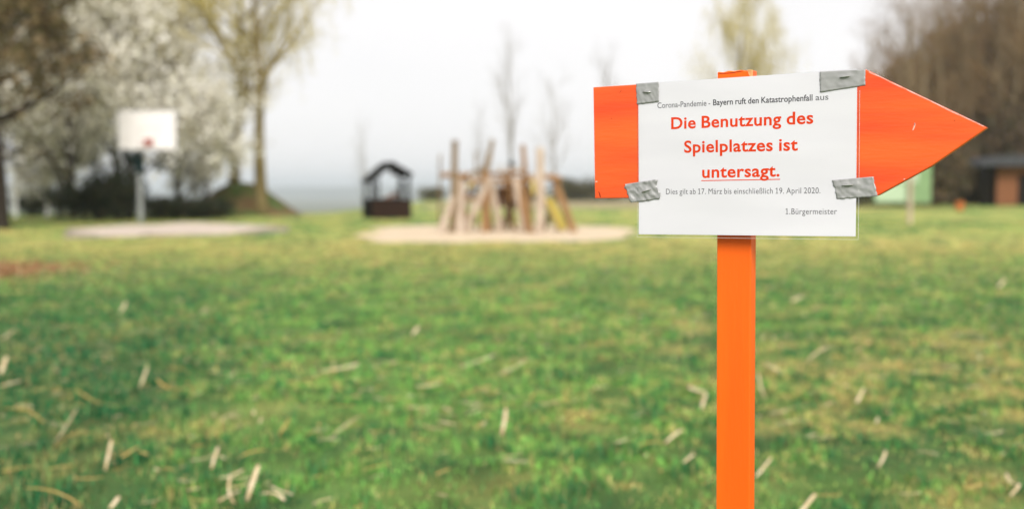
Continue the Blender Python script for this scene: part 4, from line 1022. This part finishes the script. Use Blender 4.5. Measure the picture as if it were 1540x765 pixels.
# ------------------------------------------------------------------ grey tape strips
def tape(corners, seed, label, crumple=0.5, rag=(0.0, 0.0), staple=None, wrap=None):
    (ax, az), (bx, bz), (cx_, cz_), (dx, dz) = corners            # TL TR BR BL
    r = random.Random(seed); nx, nz = 26, 14; v = []; f = []
    rl = [r.uniform(-1, 1) * rag[0] for _ in range(nz + 1)]; rr = [r.uniform(-1, 1) * rag[1] for _ in range(nz + 1)]
    for layer in (0, 1):
        for j in range(nz + 1):
            t = j / nz
            for i in range(nx + 1):
                s = i / nx
                x = (ax * (1 - s) + bx * s) * (1 - t) + (dx * (1 - s) + cx_ * s) * t; z = (az * (1 - s) + bz * s) * (1 - t) + (dz * (1 - s) + cz_ * s) * t
                if i == 0: x += rl[j]
                if i == nx: x += rr[j]
                n1 = float(fbm(np.array(x * 0.16 + seed * 9), np.array(z * 0.16), 3)) - 0.5
                n2 = float(vnoise(np.array((x + z * 0.8) * 0.33 + seed), np.array((z - x * .5) * 0.12))) - 0.5
                on = sstep(-150.5, -146, x) * sstep(153, 149, x)          # steps up where it climbs onto the sheet
                base = -(0.25 + 0.9 * float(on)) + min(0.0, wave(min(max(x, -150), 150), z) * 0.9)
                if staple:
                    for (qx, qz, ln, sl) in staple:
                        e = ((x - qx) / (ln * 0.75)) ** 2 + ((z - qz - (x - qx) * sl) / 2.6) ** 2; base -= 1.1 * math.exp(-e)
                d = base - abs(n1) * 2.2 * crumple - n2 * 1.6 * crumple - 0.15
                if wrap and z < wrap: d += (wrap - z) * 0.6
                v.append(L(x, d + (0.32 if layer else 0), z))
    N = (nx + 1) * (nz + 1)
    for j in range(nz):
        for i in range(nx):
            a = j * (nx + 1) + i; f.append((a + nx + 1, a + nx + 2, a + 1, a)); f.append((a + N, a + 1 + N, a + nx + 2 + N, a + nx + 1 + N))
    idx = [i for i in range(nx + 1)] + [j * (nx + 1) + nx for j in range(1, nz + 1)] + [nz * (nx + 1) + i for i in range(nx - 1, -1, -1)] + [j * (nx + 1) for j in range(nz - 1, 0, -1)]
    f += [(idx[i], idx[(i + 1) % len(idx)], idx[(i + 1) % len(idx)] + N, idx[i] + N) for i in range(len(idx))]
    c = L((ax + cx_) / 2, -1, (az + cz_) / 2)
    e = empty('tape_strip', c, 0, label, 'tape', 'grey tape strips holding the notice')
    part('tape', mesh('tape', [p - c for p in v], f, M['tape'], True), e)
    for (qx, qz, ln, sl) in (staple or []):
        P = []
        for i in range(9):
            t = i / 8 * 2 - 1; x = qx + t * ln / 2; z = qz + t * ln / 2 * sl
            P.append(L(x, -2.6 - 1.6 * (1 - t ** 4), z) - c)
        MB().tube(P, [0.0005 + 0.00045 * math.sin(math.pi * i / 8) for i in range(9)], 6).build('staple', M['staple'], e)
    return e
tape([(-151.8, 107.6), (-117.6, 107.9), (-117.2, 80.6), (-150.4, 78.6)], 1, 'short grey tape strip at the upper left corner of the notice', 0.6, (0.5, 0.5), [(-134.5, 95.0, 12.0, -0.12)])
tape([(-171.0, -33.6), (-122.0, -27.6), (-114.8, -54.6), (-161.0, -60.2)], 2, 'crumpled grey tape strip at the lower left of the notice', 1.7, (2.2, 2.6), [(-136.5, -43.5, 14.0, 0.25)])
tape([(102.4, 106.6), (158.4, 105.9), (158.5, 86.0), (102.9, 80.2)], 3, 'long grey tape strip at the upper right corner of the notice', 0.5, (0.6, 0.4), [(133.5, 98.0, 12.0, 0.08)])
tape([(119.4, -32.8), (168.8, -29.2), (174.6, -54.2), (125.4, -57.0)], 4, 'grey tape strip at the lower right, wrapped under the board edge', 0.8, (1.2, 0.7), [(138.0, -39.5, 14.0, 0.05)])

# ------------------------------------------------------------------ haze over the valley
hz = MB().box((-5500, -300, -36.0), (5500, 8500, 60.0))
hm = bpy.data.materials.new('haze'); hm.use_nodes = True; t = hm.node_tree; t.nodes.remove(t.nodes['Principled BSDF'])
pvn = t.nodes.new('ShaderNodeVolumePrincipled'); pvn.inputs['Color'].default_value = (0.84, 0.91, 0.99, 1); pvn.inputs['Density'].default_value = 0.00036
pvn.inputs['Anisotropy'].default_value = 0.2
t.links.new(pvn.outputs[0], t.nodes['Material Output'].inputs['Volume'])
HAZE = True
if HAZE:
    ho = hz.build('haze', hm); tag(ho, 'thin pale haze over the far valley', 'haze', kind='stuff')
